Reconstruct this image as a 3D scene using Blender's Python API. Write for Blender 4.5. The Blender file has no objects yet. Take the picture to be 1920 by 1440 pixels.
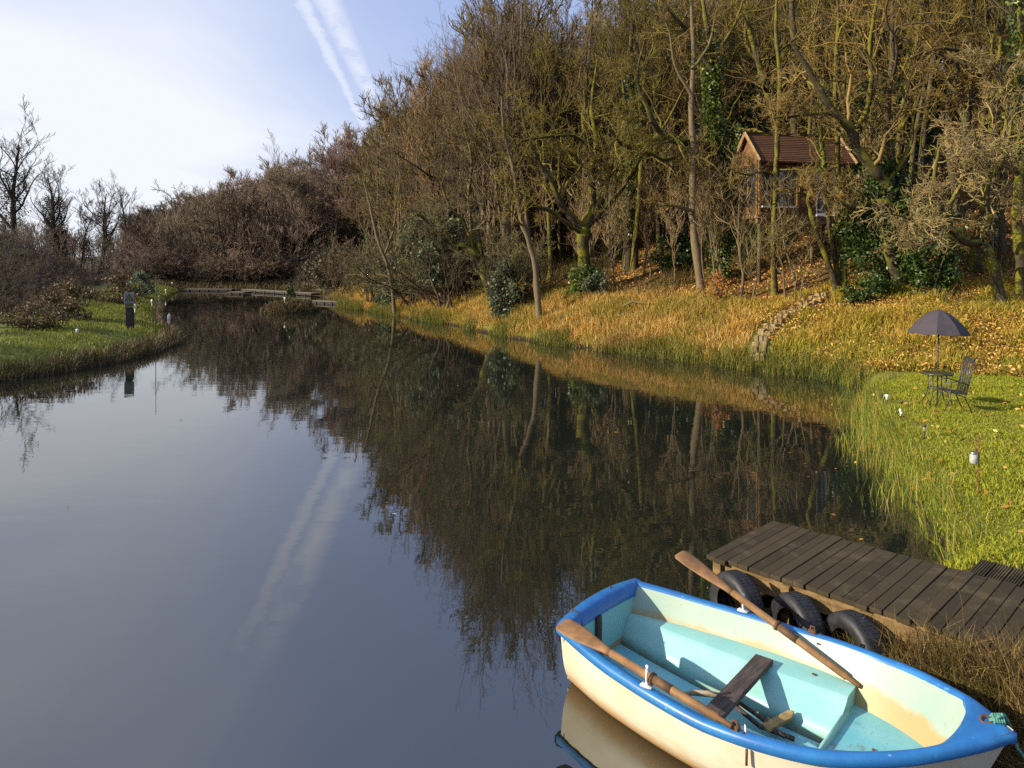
import bpy, math, random
import numpy as np
from mathutils import Vector, Matrix

R_ = math.radians
PI = math.pi
rng = np.random.default_rng(7)
random.seed(7)
scene = bpy.context.scene
COL = scene.collection

# ------------------------------------------------------------------ camera
CAM_H = 3.6; F = 1400.0; HZ = 485.0       # focal length and horizon row, in pixels of a 1920 px wide frame
cam_d = bpy.data.cameras.new('camera'); cam = bpy.data.objects.new('camera', cam_d)
COL.objects.link(cam); scene.camera = cam
cam.location = (0, 0, CAM_H); cam.rotation_euler = (R_(90), 0, 0)
cam_d.sensor_width = 36; cam_d.lens = 36 * F / 1920.0
cam_d.shift_y = -(720 - HZ) / 1920.0
cam_d.clip_start = 0.05; cam_d.clip_end = 3000

def at(px, py, Y):
    return ((px - 960) / F * Y, Y, CAM_H - (py - HZ) / F * Y)

# ------------------------------------------------------------------ mesh helpers
def mk(name, V, quads=None, tris=None, mat=None, parent=None, smooth=False, link=True):
    V = np.asarray(V, dtype=np.float32).reshape(-1, 3)
    q = np.zeros((0, 4), int) if quads is None else np.asarray(quads, int).reshape(-1, 4)
    t = np.zeros((0, 3), int) if tris is None else np.asarray(tris, int).reshape(-1, 3)
    me = bpy.data.meshes.new(name)
    me.vertices.add(len(V)); me.vertices.foreach_set('co', V.ravel())
    nl = len(q) * 4 + len(t) * 3
    me.loops.add(nl); me.loops.foreach_set('vertex_index', np.concatenate([q.ravel(), t.ravel()]).astype(np.int32))
    me.polygons.add(len(q) + len(t))
    ls = np.concatenate([np.arange(len(q)) * 4, len(q) * 4 + np.arange(len(t)) * 3]).astype(np.int32)
    me.polygons.foreach_set('loop_start', ls)
    if smooth: me.polygons.foreach_set('use_smooth', np.ones(len(q) + len(t), bool))
    me.update(calc_edges=True); me.validate()
    if mat: me.materials.append(mat)
    o = bpy.data.objects.new(name, me)
    if link: COL.objects.link(o)
    if parent: o.parent = parent
    return o

class MB:
    def __init__(s): s.V = []; s.F = []
    def add(s, V, Fc):
        n = len(s.V); s.V += [tuple(map(float, v)) for v in V]; s.F += [tuple(int(i) + n for i in f) for f in Fc]; return s
    def box(s, c, size, rot=None, taper=1.0):
        hx, hy, hz = size[0] / 2, size[1] / 2, size[2] / 2
        P = [(-hx, -hy, -hz), (hx, -hy, -hz), (hx, hy, -hz), (-hx, hy, -hz),
             (-hx * taper, -hy * taper, hz), (hx * taper, -hy * taper, hz), (hx * taper, hy * taper, hz), (-hx * taper, hy * taper, hz)]
        M = rot if rot is not None else Matrix.Identity(3)
        c = Vector(c)
        P = [M @ Vector(p) + c for p in P]
        return s.add(P, [(0, 3, 2, 1), (4, 5, 6, 7), (0, 1, 5, 4), (1, 2, 6, 5), (2, 3, 7, 6), (3, 0, 4, 7)])
    def tube(s, path, rad, S=10, caps=True, flat=None):
        path = [Vector(p) for p in path]; n = len(path)
        if not hasattr(rad, '__len__'): rad = [rad] * n
        ref = None; rings = []
        for i, p in enumerate(path):
            t = (path[min(i + 1, n - 1)] - path[max(i - 1, 0)]).normalized()
            if ref is None:
                ref = t.orthogonal().normalized() if flat is None else (Vector(flat) - t * Vector(flat).dot(t)).normalized()
            ref = (ref - t * ref.dot(t)).normalized(); b = t.cross(ref)
            r = rad[i]
            ra, rb = (r if hasattr(r, '__len__') else (r, r))
            rings.append([p + ref * (ra * math.cos(2 * PI * k / S)) + b * (rb * math.sin(2 * PI * k / S)) for k in range(S)])
        return s.loft(rings, True, caps)
    def loft(s, rings, closed=True, caps=False):
        S = len(rings[0]); V = [v for r in rings for v in r]; Fc = []
        for i in range(len(rings) - 1):
            for k in range(S if closed else S - 1):
                a = i * S + k; b = i * S + (k + 1) % S
                Fc.append((a, b, b + S, a + S))
        if caps:
            Fc.append(tuple(range(S - 1, -1, -1))); m = (len(rings) - 1) * S
            Fc.append(tuple(range(m, m + S)))
        return s.add(V, Fc)
    def lathe(s, prof, S=20, c=(0, 0, 0), rot=None):
        M = rot if rot is not None else Matrix.Identity(3); c = Vector(c)
        rings = [[M @ Vector((r * math.cos(2 * PI * k / S), r * math.sin(2 * PI * k / S), z)) + c for k in range(S)] for r, z in prof]
        return s.loft(rings, True, False)
    def build(s, name, mat, parent=None, smooth=False, bevel=0.0, sub=0):
        me = bpy.data.meshes.new(name); me.from_pydata(s.V, [], s.F); me.validate(); me.update()
        if smooth:
            me.polygons.foreach_set('use_smooth', np.ones(len(me.polygons), bool))
        if mat: me.materials.append(mat)
        o = bpy.data.objects.new(name, me); COL.objects.link(o)
        if parent: o.parent = parent
        if bevel > 0:
            b = o.modifiers.new('bevel', 'BEVEL'); b.width = bevel; b.segments = 2; b.limit_method = 'ANGLE'; b.angle_limit = R_(40)
        if sub:
            b = o.modifiers.new('sub', 'SUBSURF'); b.levels = sub; b.render_levels = sub
        return o

def tag(o, label, cat, group=None, kind=None):
    o['label'] = label; o['category'] = cat
    if group: o['group'] = group
    if kind: o['kind'] = kind
    return o
def struct(o): o['kind'] = 'structure'; return o
def stuff(o, label, cat): return tag(o, label, cat, kind='stuff')
def thing(name, label, cat, loc=(0, 0, 0), rz=0.0, group=None):
    o = bpy.data.objects.new(name, None); COL.objects.link(o)
    o.location = loc; o.rotation_euler = (0, 0, rz); o.empty_display_size = 0.2
    return tag(o, label, cat, group)

# ------------------------------------------------------------------ materials
MATS = {}
class NB:
    def __init__(s, name):
        s.m = bpy.data.materials.new(name); s.m.use_nodes = True; s.t = s.m.node_tree
        s.b = s.t.nodes['Principled BSDF']; s.L = s.t.links.new
    def n(s, typ, **kw):
        nd = s.t.nodes.new(typ)
        for k, v in kw.items(): setattr(nd, k, v)
        return nd
    def val(s, sock, v):
        if hasattr(v, 'is_output') : s.L(v, sock)
        else: sock.default_value = v
    def math(s, op, a, b=0.0, c=None, clamp=False):
        nd = s.n('ShaderNodeMath', operation=op); nd.use_clamp = clamp
        s.val(nd.inputs[0], a); s.val(nd.inputs[1], b)
        if c is not None: s.val(nd.inputs[2], c)
        return nd.outputs[0]
    def mix(s, fac, a, b, mode='MIX'):
        nd = s.n('ShaderNodeMix', data_type='RGBA', blend_type=mode)
        s.val(nd.inputs[0], fac)
        for i, x in ((6, a), (7, b)):
            if isinstance(x, (tuple, list)): x = tuple(x) + (1.0,) if len(x) == 3 else x
            s.val(nd.inputs[i], x)
        return nd.outputs[2]
    def noise(s, scale, detail=4, rough=.55, vec=None, dist=0.0):
        nd = s.n('ShaderNodeTexNoise'); nd.inputs['Scale'].default_value = scale
        nd.inputs['Detail'].default_value = detail; nd.inputs['Roughness'].default_value = rough
        nd.inputs['Distortion'].default_value = dist
        if vec is not None: s.L(vec, nd.inputs['Vector'])
        return nd.outputs['Fac']
    def ramp(s, fac, stops):
        nd = s.n('ShaderNodeValToRGB'); s.L(fac, nd.inputs[0]); e = nd.color_ramp.elements
        while len(e) < len(stops): e.new(0.5)
        for el, (p, c) in zip(e, stops):
            el.position = p; el.color = (c[0], c[1], c[2], 1.0) if hasattr(c, '__len__') else (c, c, c, 1.0)
        return nd.outputs[0]
    def step(s, fac, a, b):
        nd = s.n('ShaderNodeMapRange'); nd.interpolation_type = 'SMOOTHSTEP'; s.L(fac, nd.inputs[0])
        nd.inputs[1].default_value = a; nd.inputs[2].default_value = b
        return nd.outputs[0]
    def coord(s, w='Object'): return s.n('ShaderNodeTexCoord').outputs[w]
    def pos(s): return s.n('ShaderNodeNewGeometry').outputs['Position']
    def island(s): return s.n('ShaderNodeNewGeometry').outputs['Random Per Island']
    def xyz(s, vec):
        nd = s.n('ShaderNodeSeparateXYZ'); s.L(vec, nd.inputs[0]); return nd.outputs
    def scale(s, vec, v):
        nd = s.n('ShaderNodeMapping'); s.L(vec, nd.inputs[0]); nd.inputs['Scale'].default_value = v; return nd.outputs[0]
    def bump(s, h, strength=.3, dist=.02):
        nd = s.n('ShaderNodeBump'); s.L(h, nd.inputs['Height']); nd.inputs['Strength'].default_value = strength
        nd.inputs['Distance'].default_value = dist; s.L(nd.outputs[0], s.b.inputs['Normal'])
    def done(s, color, rough=.7, spec=.3, metal=0.0):
        i = s.b.inputs
        if isinstance(color, (tuple, list)): color = tuple(color) + (1.0,)
        s.val(i['Base Color'], color); s.val(i['Roughness'], rough)
        i['Specular IOR Level'].default_value = spec; i['Metallic'].default_value = metal
        MATS[s.m.name] = s.m
        return s.m

def simple(name, c1, c2=None, scale=6, rough=.6, spec=.35, metal=0, bump=0.0, lo=.35, hi=.65, stretch=None):
    b = NB(name); co = b.coord()
    if stretch: co = b.scale(co, stretch)
    nz = b.noise(scale, 5, .6, co)
    col = b.mix(b.step(nz, lo, hi), c1, c2 if c2 else tuple(x * .75 for x in c1))
    if bump: b.bump(nz, bump, .02)
    return b.done(col, rough, spec, metal)

# bark: brown with grey lichen, moss where the surface faces up or away from the noise
def bark_mat(name, c1, c2, moss, amount):
    b = NB(name); co = b.coord()
    nz = b.noise(3.0, 6, .65, b.scale(co, (3, 3, .7)))
    lich = b.noise(9.0, 5, .6, co)
    col = b.mix(nz, c1, c2)
    col = b.mix(b.math('MULTIPLY', b.step(lich, .55, .7), .6), col, (.17, .16, .11))
    nrm = b.xyz(b.n('ShaderNodeNewGeometry').outputs['Normal'])
    patch = b.noise(1.1, 4, .6, co)
    m = b.math('ADD', b.math('MULTIPLY', nrm[2], .35), patch)
    m = b.math('SUBTRACT', m, b.math('MULTIPLY', nrm[0], .12))
    col = b.mix(b.math('MULTIPLY', b.step(m, .75 - amount, .95 - amount), .85), col, moss)
    b.bump(b.noise(7.0, 5, .7, b.scale(co, (3, 3, .6))), .6, .04)
    return b.done(col, .85, .15)
M_BARK = bark_mat('bark', (.035, .026, .018), (.105, .08, .05), (.10, .10, .016), .2)
M_BARK_DARK = bark_mat('bark_dark', (.03, .02, .016), (.08, .055, .042), (.07, .06, .03), .05)
M_BARK_MOSS = bark_mat('bark_moss', (.022, .017, .011), (.08, .062, .033), (.15, .142, .012), .30)
M_BARK_PALE = bark_mat('bark_pale', (.09, .065, .035), (.2, .15, .09), (.12, .12, .03), .18)

def twig_mat():
    b = NB('twig'); oi = b.n('ShaderNodeObjectInfo')
    isl = b.island()
    col = b.mix(isl, (.55, .5, .48), (1.5, 1.5, 1.35), 'MIX')
    col = b.mix(1.0, oi.outputs['Color'], col, 'MULTIPLY')
    return b.done(col, .75, .2)
M_TWIG = twig_mat()

def leaf_mat(name, stops, rough=.5, spec=.4, transl=.25):
    b = NB(name); col = b.ramp(b.island(), stops)
    m = b.done(col, rough, spec)
    if transl:
        tr = b.n('ShaderNodeBsdfTranslucent'); b.L(col, tr.inputs[0])
        mx = b.n('ShaderNodeMixShader'); mx.inputs[0].default_value = transl
        b.L(b.b.outputs[0], mx.inputs[1]); b.L(tr.outputs[0], mx.inputs[2])
        b.L(mx.outputs[0], b.t.nodes['Material Output'].inputs[0])
    return m
M_IVY = leaf_mat('ivy', [(0, (.03, .06, .01)), (.6, (.07, .11, .018)), (1, (.16, .19, .03))], .4)
M_IVYDARK = leaf_mat('ivy_dark', [(0, (.012, .018, .008)), (1, (.035, .045, .018))], .6, .2)
M_HOLLY = leaf_mat('holly', [(0, (.015, .035, .006)), (.7, (.04, .075, .012)), (1, (.10, .13, .035))], .42, .35, .15)
M_GREYLEAF = leaf_mat('greyleaf', [(0, (.05, .07, .035)), (.6, (.10, .13, .065)), (1, (.2, .22, .12))], .5)
M_BEECHLEAF = leaf_mat('beechleaf', [(0, (.22, .075, .02)), (1, (.48, .2, .06))], .6, .3, .3)
M_FALLEN = leaf_mat('fallen', [(0, (.10, .05, .02)), (.4, (.36, .17, .04)), (.8, (.6, .36, .08)), (1, (.64, .44, .15))], .7, .2, .15)

def grass_mat(name, stops, patch=None, pscale=.5, transl=.3):
    b = NB(name); col = b.ramp(b.island(), stops)
    if patch:
        nz = b.noise(pscale, 3, .6, b.pos())
        col = b.mix(b.math('MULTIPLY', b.step(nz, .42, .62), patch[1]), col, patch[0])
    m = b.done(col, .6, .25)
    tr = b.n('ShaderNodeBsdfTranslucent'); b.L(col, tr.inputs[0])
    mx = b.n('ShaderNodeMixShader'); mx.inputs[0].default_value = transl
    b.L(b.b.outputs[0], mx.inputs[1]); b.L(tr.outputs[0], mx.inputs[2])
    b.L(mx.outputs[0], b.t.nodes['Material Output'].inputs[0])
    return m
M_G_GOLD = grass_mat('grass_gold', [(0, (.2, .13, .02)), (.35, (.44, .26, .045)), (.7, (.62, .38, .09)), (1, (.72, .5, .2))], ((.2, .2, .02), .55), .45)
M_G_MOUND = grass_mat('grass_mound', [(0, (.14, .16, .015)), (.4, (.40, .29, .035)), (.75, (.62, .39, .07)), (1, (.70, .46, .12))], ((.2, .26, .015), .45), .6)
M_G_LAWN = grass_mat('grass_lawn', [(0, (.12, .16, .01)), (.5, (.26, .29, .018)), (.9, (.40, .38, .03)), (1, (.46, .36, .08))], ((.3, .3, .03), .5), .8)
M_G_REED = grass_mat('grass_reed', [(0, (.09, .14, .015)), (.5, (.2, .26, .03)), (.8, (.36, .32, .06)), (1, (.45, .24, .06))], None)
M_G_DRY = grass_mat('grass_dry', [(0, (.05, .035, .012)), (.45, (.14, .085, .03)), (.8, (.26, .16, .06)), (1, (.42, .32, .14))], ((.10, .10, .015), .6), 2.2)
M_G_SPIT = grass_mat('grass_spit', [(0, (.06, .08, .01)), (.5, (.17, .2, .018)), (.9, (.3, .3, .035)), (1, (.34, .28, .08))], ((.10, .095, .03), .5), .5, .25)
M_G_FAR = grass_mat('grass_far', [(0, (.06, .06, .02)), (.5, (.11, .085, .04)), (1, (.2, .13, .06))], None, .5, .15)

# ------------------------------------------------------------------ terrain
POND = np.array([(5.2, 1.6), (4.3, 3.0), (3.95, 4.2), (3.75, 5.2), (3.4, 6.1), (3.15, 6.7), (3.35, 7.3), (4.1, 7.9), (5.0, 8.7), (5.35, 9.3), (5.45, 9.8), (5.75, 10.8),
    (6.6, 13.4), (7.6, 16), (8.3, 17.7), (9.0, 19.2), (10.1, 20.4), (10.0, 21.4), (8.9, 22.9), (7.55, 24.6), (6.3, 26.3), (4.8, 28), (2.8, 30.3),
    (.93, 32.5), (-1.2, 36.2), (-3.2, 40.3), (-6.3, 45.5), (-9.4, 50.4), (-12.4, 56), (-15.5, 63), (-18, 72), (-21, 82), (-37.5, 84), (-29, 62),
    (-23, 48), (-18.5, 39), (-16.3, 36), (-14.9, 33.5), (-14.2, 31.5), (-13.8, 29), (-13.6, 26), (-14.2, 23.6), (-15.0, 21.9), (-17, 18.5), (-22, 10), (-22, 0), (-12, .5), (0, -.5)], float)
ISLET = np.array([(-15.0 + 1.55 * math.cos(a) + .25 * math.cos(3 * a), 50.3 + 1.2 * math.sin(a)) for a in np.linspace(0, 2 * PI, 14)[:-1]])
HILL = np.array([(-130, 230), (-85, 180), (-45, 130), (-28, 97), (-21, 80), (-18, 72), (-15.5, 63), (-12.4, 56), (-9.4, 50.4), (-6.3, 45.5), (-3.2, 40.3), (-1.2, 36.2),
    (.93, 32.5), (2.8, 30.3), (4.8, 28), (6.3, 26.3), (7.55, 24.6), (8.9, 23.0), (10.4, 21.7), (12, 20.6), (14.5, 19.8), (20, 19), (40, 16), (500, -20), (500, 900), (-400, 900)], float)

def sdf(poly, x, y):
    """signed distance, positive inside"""
    x = np.asarray(x, float); y = np.asarray(y, float)
    d2 = np.full(x.shape, 1e18); ins = np.zeros(x.shape, bool)
    n = len(poly)
    for i in range(n):
        ax, ay = poly[i]; bx, by = poly[(i + 1) % n]
        ex, ey = bx - ax, by - ay
        t = np.clip(((x - ax) * ex + (y - ay) * ey) / (ex * ex + ey * ey), 0, 1)
        d2 = np.minimum(d2, (x - ax - t * ex) ** 2 + (y - ay - t * ey) ** 2)
        c = ((ay <= y) & (by > y)) | ((by <= y) & (ay > y))
        if ey != 0: ins ^= c & (x < ax + (y - ay) / ey * ex)
    d = np.sqrt(d2)
    return np.where(ins, d, -d)

_LAT = np.random.default_rng(3).random((256, 256))
def vn(x, y):
    xi = np.floor(x).astype(int); yi = np.floor(y).astype(int); fx = x - xi; fy = y - yi
    fx = fx * fx * (3 - 2 * fx); fy = fy * fy * (3 - 2 * fy)
    g = lambda a, b: _LAT[a % 256, b % 256]
    return (g(xi, yi) * (1 - fx) + g(xi + 1, yi) * fx) * (1 - fy) + (g(xi, yi + 1) * (1 - fx) + g(xi + 1, yi + 1) * fx) * fy - .5

def terrain(x, y, full=False):
    x = np.asarray(x, float); y = np.asarray(y, float)
    wob = .35 * vn(x * .7, y * .7) + .18 * vn(x * 2.1, y * 2.1)
    sp = np.maximum(sdf(POND, x, y) * -1, -1e9)
    si = sdf(ISLET, x, y)
    sp = sp + np.where(np.abs(sp) < 3, wob, 0) * np.clip(y / 15, .15, 1)
    sp = np.where(sdf(POND, x, y) > 0, np.maximum(sp, si), sp)          # the islet is land inside the pond
    sh = sdf(HILL, x, y)
    left = np.clip((-x - 9) / 3, 0, 1) * np.clip((95 - y) / 12, 0, 1)
    B = .42 + .52 * left
    w = .35 + 1.15 * left
    land = B * (1 - np.exp(-np.maximum(sp, 0) / w))
    hp = np.interp(sh, [0, 1, 3, 6, 10, 20, 30, 45, 60, 120, 500], [0, .35, 1.25, 2.05, 3.2, 7.4, 12.0, 18.5, 21, 24, 30])
    hp = hp * np.clip(1.05 - (y - 90) / 500, .5, 1)
    bump = .22 * vn(x * .35 + 7, y * .35) + .12 * vn(x * 1.3, y * 1.3 + 5)
    land = land + hp + bump * np.clip(sp / 1.5, 0, 1) * np.clip(.3 + sh * .3, .3, 1.6) + np.where(sh < 0, .03, 0)
    land = land + np.clip((-x - 40) / 60, 0, 1) * 3.0 * np.clip(sp / 20, 0, 1)
    z = np.where(sp > 0, land, np.maximum(-1.0, sp * .55) - .04)
    return (z, sp, sh) if full else z
def tz(x, y): return float(terrain(np.array([x]), np.array([y]))[0])

def axis(segs):
    out = []
    for a, b, st in segs: out.append(np.arange(a, b, st))
    return np.unique(np.concatenate(out + [np.array([segs[-1][1]])]))
gx = axis([(-900, -200, 60), (-200, -60, 6), (-60, -25, 1.2), (-25, -10, .4), (-10, 18, .24), (18, 40, .6), (40, 120, 3), (120, 900, 60)])
gy = axis([(-60, -4, 6), (-4, 4, .6), (4, 36, .24), (36, 60, .45), (60, 130, 1.5), (130, 300, 8), (300, 1500, 80)])
GX, GY = np.meshgrid(gx, gy)
gz = terrain(GX.ravel(), GY.ravel())
nx, ny = len(gx), len(gy)
ii = (np.arange(ny - 1)[:, None] * nx + np.arange(nx - 1)[None, :]).ravel()
quads = np.stack([ii, ii + 1, ii + 1 + nx, ii + nx], 1)

def ground_mat():
    b = NB('ground'); p = b.pos(); X = b.xyz(p)
    n1 = b.noise(.6, 6, .65, p); n2 = b.noise(5.0, 5, .7, p); n3 = b.noise(.25, 4, .6, p)
    litter = b.ramp(n2, [(.3, (.035, .022, .01)), (.5, (.11, .052, .02)), (.62, (.19, .09, .03)), (.75, (.3, .16, .06))])
    moss = b.mix(n2, (.05, .06, .01), (.15, .15, .02))
    wood = b.mix(b.step(n1, .5, .66), litter, moss)
    lawn = b.mix(n2, (.06, .07, .012), (.2, .2, .03))
    lawn = b.mix(b.step(n1, .58, .72), lawn, (.2, .13, .05))
    h = b.step(X[2], .75, 1.15)
    rightside = b.step(X[0], -9.5, -8.0)
    lawnmask = b.math('MULTIPLY', b.math('SUBTRACT', 1.0, h), 1.0)
    col = b.mix(lawnmask, wood, lawn)
    leftcol = b.mix(n2, (.06, .08, .012), (.17, .2, .03))
    farc = b.mix(n2, (.06, .045, .025), (.13, .1, .05))
    leftcol = b.mix(b.step(X[1], 45, 90), leftcol, farc)
    col = b.mix(rightside, leftcol, col)
    soil = b.mix(n2, (.035, .026, .015), (.12, .085, .045))
    col = b.mix(b.step(X[1], 8.6, 7.8), col, soil)
    wet = b.step(X[2], .22, .06)
    col = b.mix(wet, col, (.025, .02, .012))
    # trodden bare path climbing to the cabin: a soil patch of its own
    b.bump(n2, .8, .06)
    return b.done(col, .9, .15)
ground = struct(mk('ground', np.stack([GX.ravel(), GY.ravel(), gz], 1), quads, None, ground_mat(), smooth=True))

# ------------------------------------------------------------------ water
def water_mat():
    b = NB('pond_water'); p = b.pos()
    r1 = b.noise(1.3, 3, .5, b.scale(p, (.6, 1.6, 1))); r2 = b.noise(9.0, 2, .5, b.scale(p, (.7, 1.3, 1)))
    area = b.step(b.noise(.12, 2, .5, p), .4, .62)
    h = b.math('ADD', r1, b.math('MULTIPLY', b.math('MULTIPLY', r2, area), .16))
    b.bump(h, .16, .012)
    b.b.inputs['IOR'].default_value = 2.4
    murk = b.mix(b.noise(.3, 3, .5, p), (.008, .011, .008), (.013, .015, .011))
    return b.done(murk, .015, .5)
wv = [(-60, -3, 0), (30, -3, 0), (30, 95, 0), (-60, 95, 0)]
struct(mk('water', wv, [(0, 1, 2, 3)], None, water_mat()))

# ------------------------------------------------------------------ sun and sky
SUN_EL = R_(24.0)
tv = Vector((.965, .26, 0)).normalized() * math.cos(SUN_EL) + Vector((0, 0, -math.sin(SUN_EL)))
sl = bpy.data.lights.new('sun', 'SUN'); sl.energy = 5.0; sl.angle = R_(.5); sl.color = (1.0, .88, .68)
so = bpy.data.objects.new('sun', sl); COL.objects.link(so); so.rotation_euler = tv.to_track_quat('-Z', 'Y').to_euler(); so.location = (-30, -10, 40)

w = bpy.data.worlds.new('World'); scene.world = w; w.use_nodes = True
nt = w.node_tree
for n in list(nt.nodes): nt.nodes.remove(n)
def wn(t, **k):
    nd = nt.nodes.new(t)
    for a, v in k.items(): setattr(nd, a, v)
    return nd
def wl(a, b): nt.links.new(a, b)
def wm(op, a, b=0.0, clamp=False):
    nd = wn('ShaderNodeMath', operation=op); nd.use_clamp = clamp
    for i, v in enumerate((a, b)):
        if hasattr(v, 'is_output'): wl(v, nd.inputs[i])
        else: nd.inputs[i].default_value = v
    return nd.outputs[0]
def wstep(v, a, b):
    nd = wn('ShaderNodeMapRange', interpolation_type='SMOOTHSTEP'); wl(v, nd.inputs[0]); nd.inputs[1].default_value = a; nd.inputs[2].default_value = b
    return nd.outputs[0]
def wmix(f, a, b):
    nd = wn('ShaderNodeMix', data_type='RGBA')
    if hasattr(f, 'is_output'): wl(f, nd.inputs[0])
    else: nd.inputs[0].default_value = f
    for i, v in ((6, a), (7, b)):
        if hasattr(v, 'is_output'): wl(v, nd.inputs[i])
        else: nd.inputs[i].default_value = (*v, 1)
    return nd.outputs[2]
sky = wn('ShaderNodeTexSky', sky_type='NISHITA'); sky.sun_disc = False; sky.sun_elevation = SUN_EL
sky.sun_rotation = math.atan2(-tv.x, -tv.y); sky.air_density = 1.0; sky.dust_density = 1.2; sky.ozone_density = 2.5; sky.altitude = 50
tc = wn('ShaderNodeTexCoord'); sp_ = wn('ShaderNodeSeparateXYZ'); wl(tc.outputs['Generated'], sp_.inputs[0])
zc = wm('MAXIMUM', sp_.outputs[2], .015)
pX = wm('DIVIDE', sp_.outputs[0], zc); pY = wm('DIVIDE', sp_.outputs[1], zc)
cb = wn('ShaderNodeCombineXYZ'); wl(pX, cb.inputs[0]); wl(pY, cb.inputs[1])
def wnoise(vec, scale, detail=4, rough=.55, sc=(1, 1, 1), rot=0, dist=0.0):
    mp = wn('ShaderNodeMapping'); wl(vec, mp.inputs[0]); mp.inputs['Scale'].default_value = sc; mp.inputs['Rotation'].default_value = (0, 0, rot)
    nz = wn('ShaderNodeTexNoise'); wl(mp.outputs[0], nz.inputs[0]); nz.inputs['Scale'].default_value = scale
    nz.inputs['Detail'].default_value = detail; nz.inputs['Roughness'].default_value = rough; nz.inputs['Distortion'].default_value = dist
    return nz.outputs[0]
V = cb.outputs[0]
veil = wstep(wnoise(V, .28, 4, .5, (1.0, .6, 1), .3), .35, .75)
cirrus = wstep(wnoise(V, .5, 6, .6, (1.0, .16, 1), 1.25, .4), .5, .78)
low = wstep(zc, .30, .03)                                        # thin cloud sheet thickens towards the horizon
side = wstep(sp_.outputs[0], .05, -.55)                          # and towards the sun's side
ragged = wnoise(V, 7.0, 6, .7, (1.0, .55, 1), .1, .3)
def strand(x0, y0, slope, wdt, soft):
    xc = wm('ADD', x0, wm('MULTIPLY', wm('SUBTRACT', pY, y0), slope))
    d = wm('ABSOLUTE', wm('SUBTRACT', pX, xc))
    d = wm('ADD', d, wm('MULTIPLY', wm('SUBTRACT', ragged, .5), soft))
    return wstep(d, wdt * 1.5, wdt * .1)
tl = strand(-.848, 3.22, -.111, .042, .09); tr_ = strand(-.748, 3.22, -.085, .078, .13)
trail = wm('MAXIMUM', wm('MULTIPLY', tl, .9), wm('MULTIPLY', tr_, wm('ADD', .5, wm('MULTIPLY', wstep(ragged, .3, .62), .5))))
trail = wm('MULTIPLY', trail, wm('MULTIPLY', wstep(pY, .9, 2.6), wstep(pY, 14, 7)))
t3 = strand(-1.36, 3.0, -.02, .05, .05); trail2 = wm('MULTIPLY', wm('MULTIPLY', t3, .35), wm('MULTIPLY', wstep(pY, 1.5, 2.6), wstep(pY, 4.2, 3.2)))
cloud = wm('ADD', wm('ADD', wm('MULTIPLY', veil, .5), .17), wm('MULTIPLY', cirrus, .4))
cloud = wm('ADD', cloud, wm('MULTIPLY', low, .45))
cloud = wm('MULTIPLY', cloud, wm('ADD', .45, wm('MULTIPLY', side, 1.1)), True)
t4 = strand(-3.04, 5.32, .654, .34, .5); streak = wm('MULTIPLY', wm('MULTIPLY', t4, .75), wm('MULTIPLY', wstep(pY, 3.4, 5.0), wstep(pY, 7.6, 6.0)))
cloud = wm('MAXIMUM', cloud, streak)
cloud = wm('MAXIMUM', cloud, trail2)
cloud = wm('MAXIMUM', cloud, wm('MULTIPLY', trail, .78), True)
tint = wmix(.62, sky.outputs[0], (3.6, 4.7, 8.4))
skyc = wmix(cloud, tint, (7.2, 7.5, 8.2))
bg = wn('ShaderNodeBackground'); bg.inputs[1].default_value = .078; wl(skyc, bg.inputs[0])
wo = wn('ShaderNodeOutputWorld'); wl(bg.outputs[0], wo.inputs[0])

# ------------------------------------------------------------------ branch growing
def nrm(v): return v / np.maximum(np.linalg.norm(v, axis=-1, keepdims=True), 1e-9)
def tubes(P, R, S):
    N, K = P.shape[:2]
    T = np.empty_like(P); T[:, 1:-1] = P[:, 2:] - P[:, :-2]; T[:, 0] = P[:, 1] - P[:, 0]; T[:, -1] = P[:, -1] - P[:, -2]
    T = nrm(T)
    mean = nrm(P[:, -1] - P[:, 0])
    ax = np.eye(3)[np.argmin(np.abs(mean), axis=1)]
    A = nrm(np.cross(T, ax[:, None, :])); B = np.cross(T, A)
    a = np.arange(S) * 2 * PI / S
    V = P[:, :, None, :] + R[:, :, None, None] * (A[:, :, None, :] * np.cos(a)[None, None, :, None] + B[:, :, None, :] * np.sin(a)[None, None, :, None])
    base = (np.arange(N)[:, None, None] * K + np.arange(K - 1)[None, :, None]) * S
    k = np.arange(S)[None, None, :]; k2 = (k + 1) % S
    Q = np.stack([base + k, base + k2, base + S + k2, base + S + k], -1).reshape(-1, 4)
    return V.reshape(-1, 3), Q
def joinm(parts):
    V = []; Q = []; n = 0
    for v, q in parts: V.append(v); Q.append(q + n); n += len(v)
    return np.concatenate(V), np.concatenate(Q)
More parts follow.
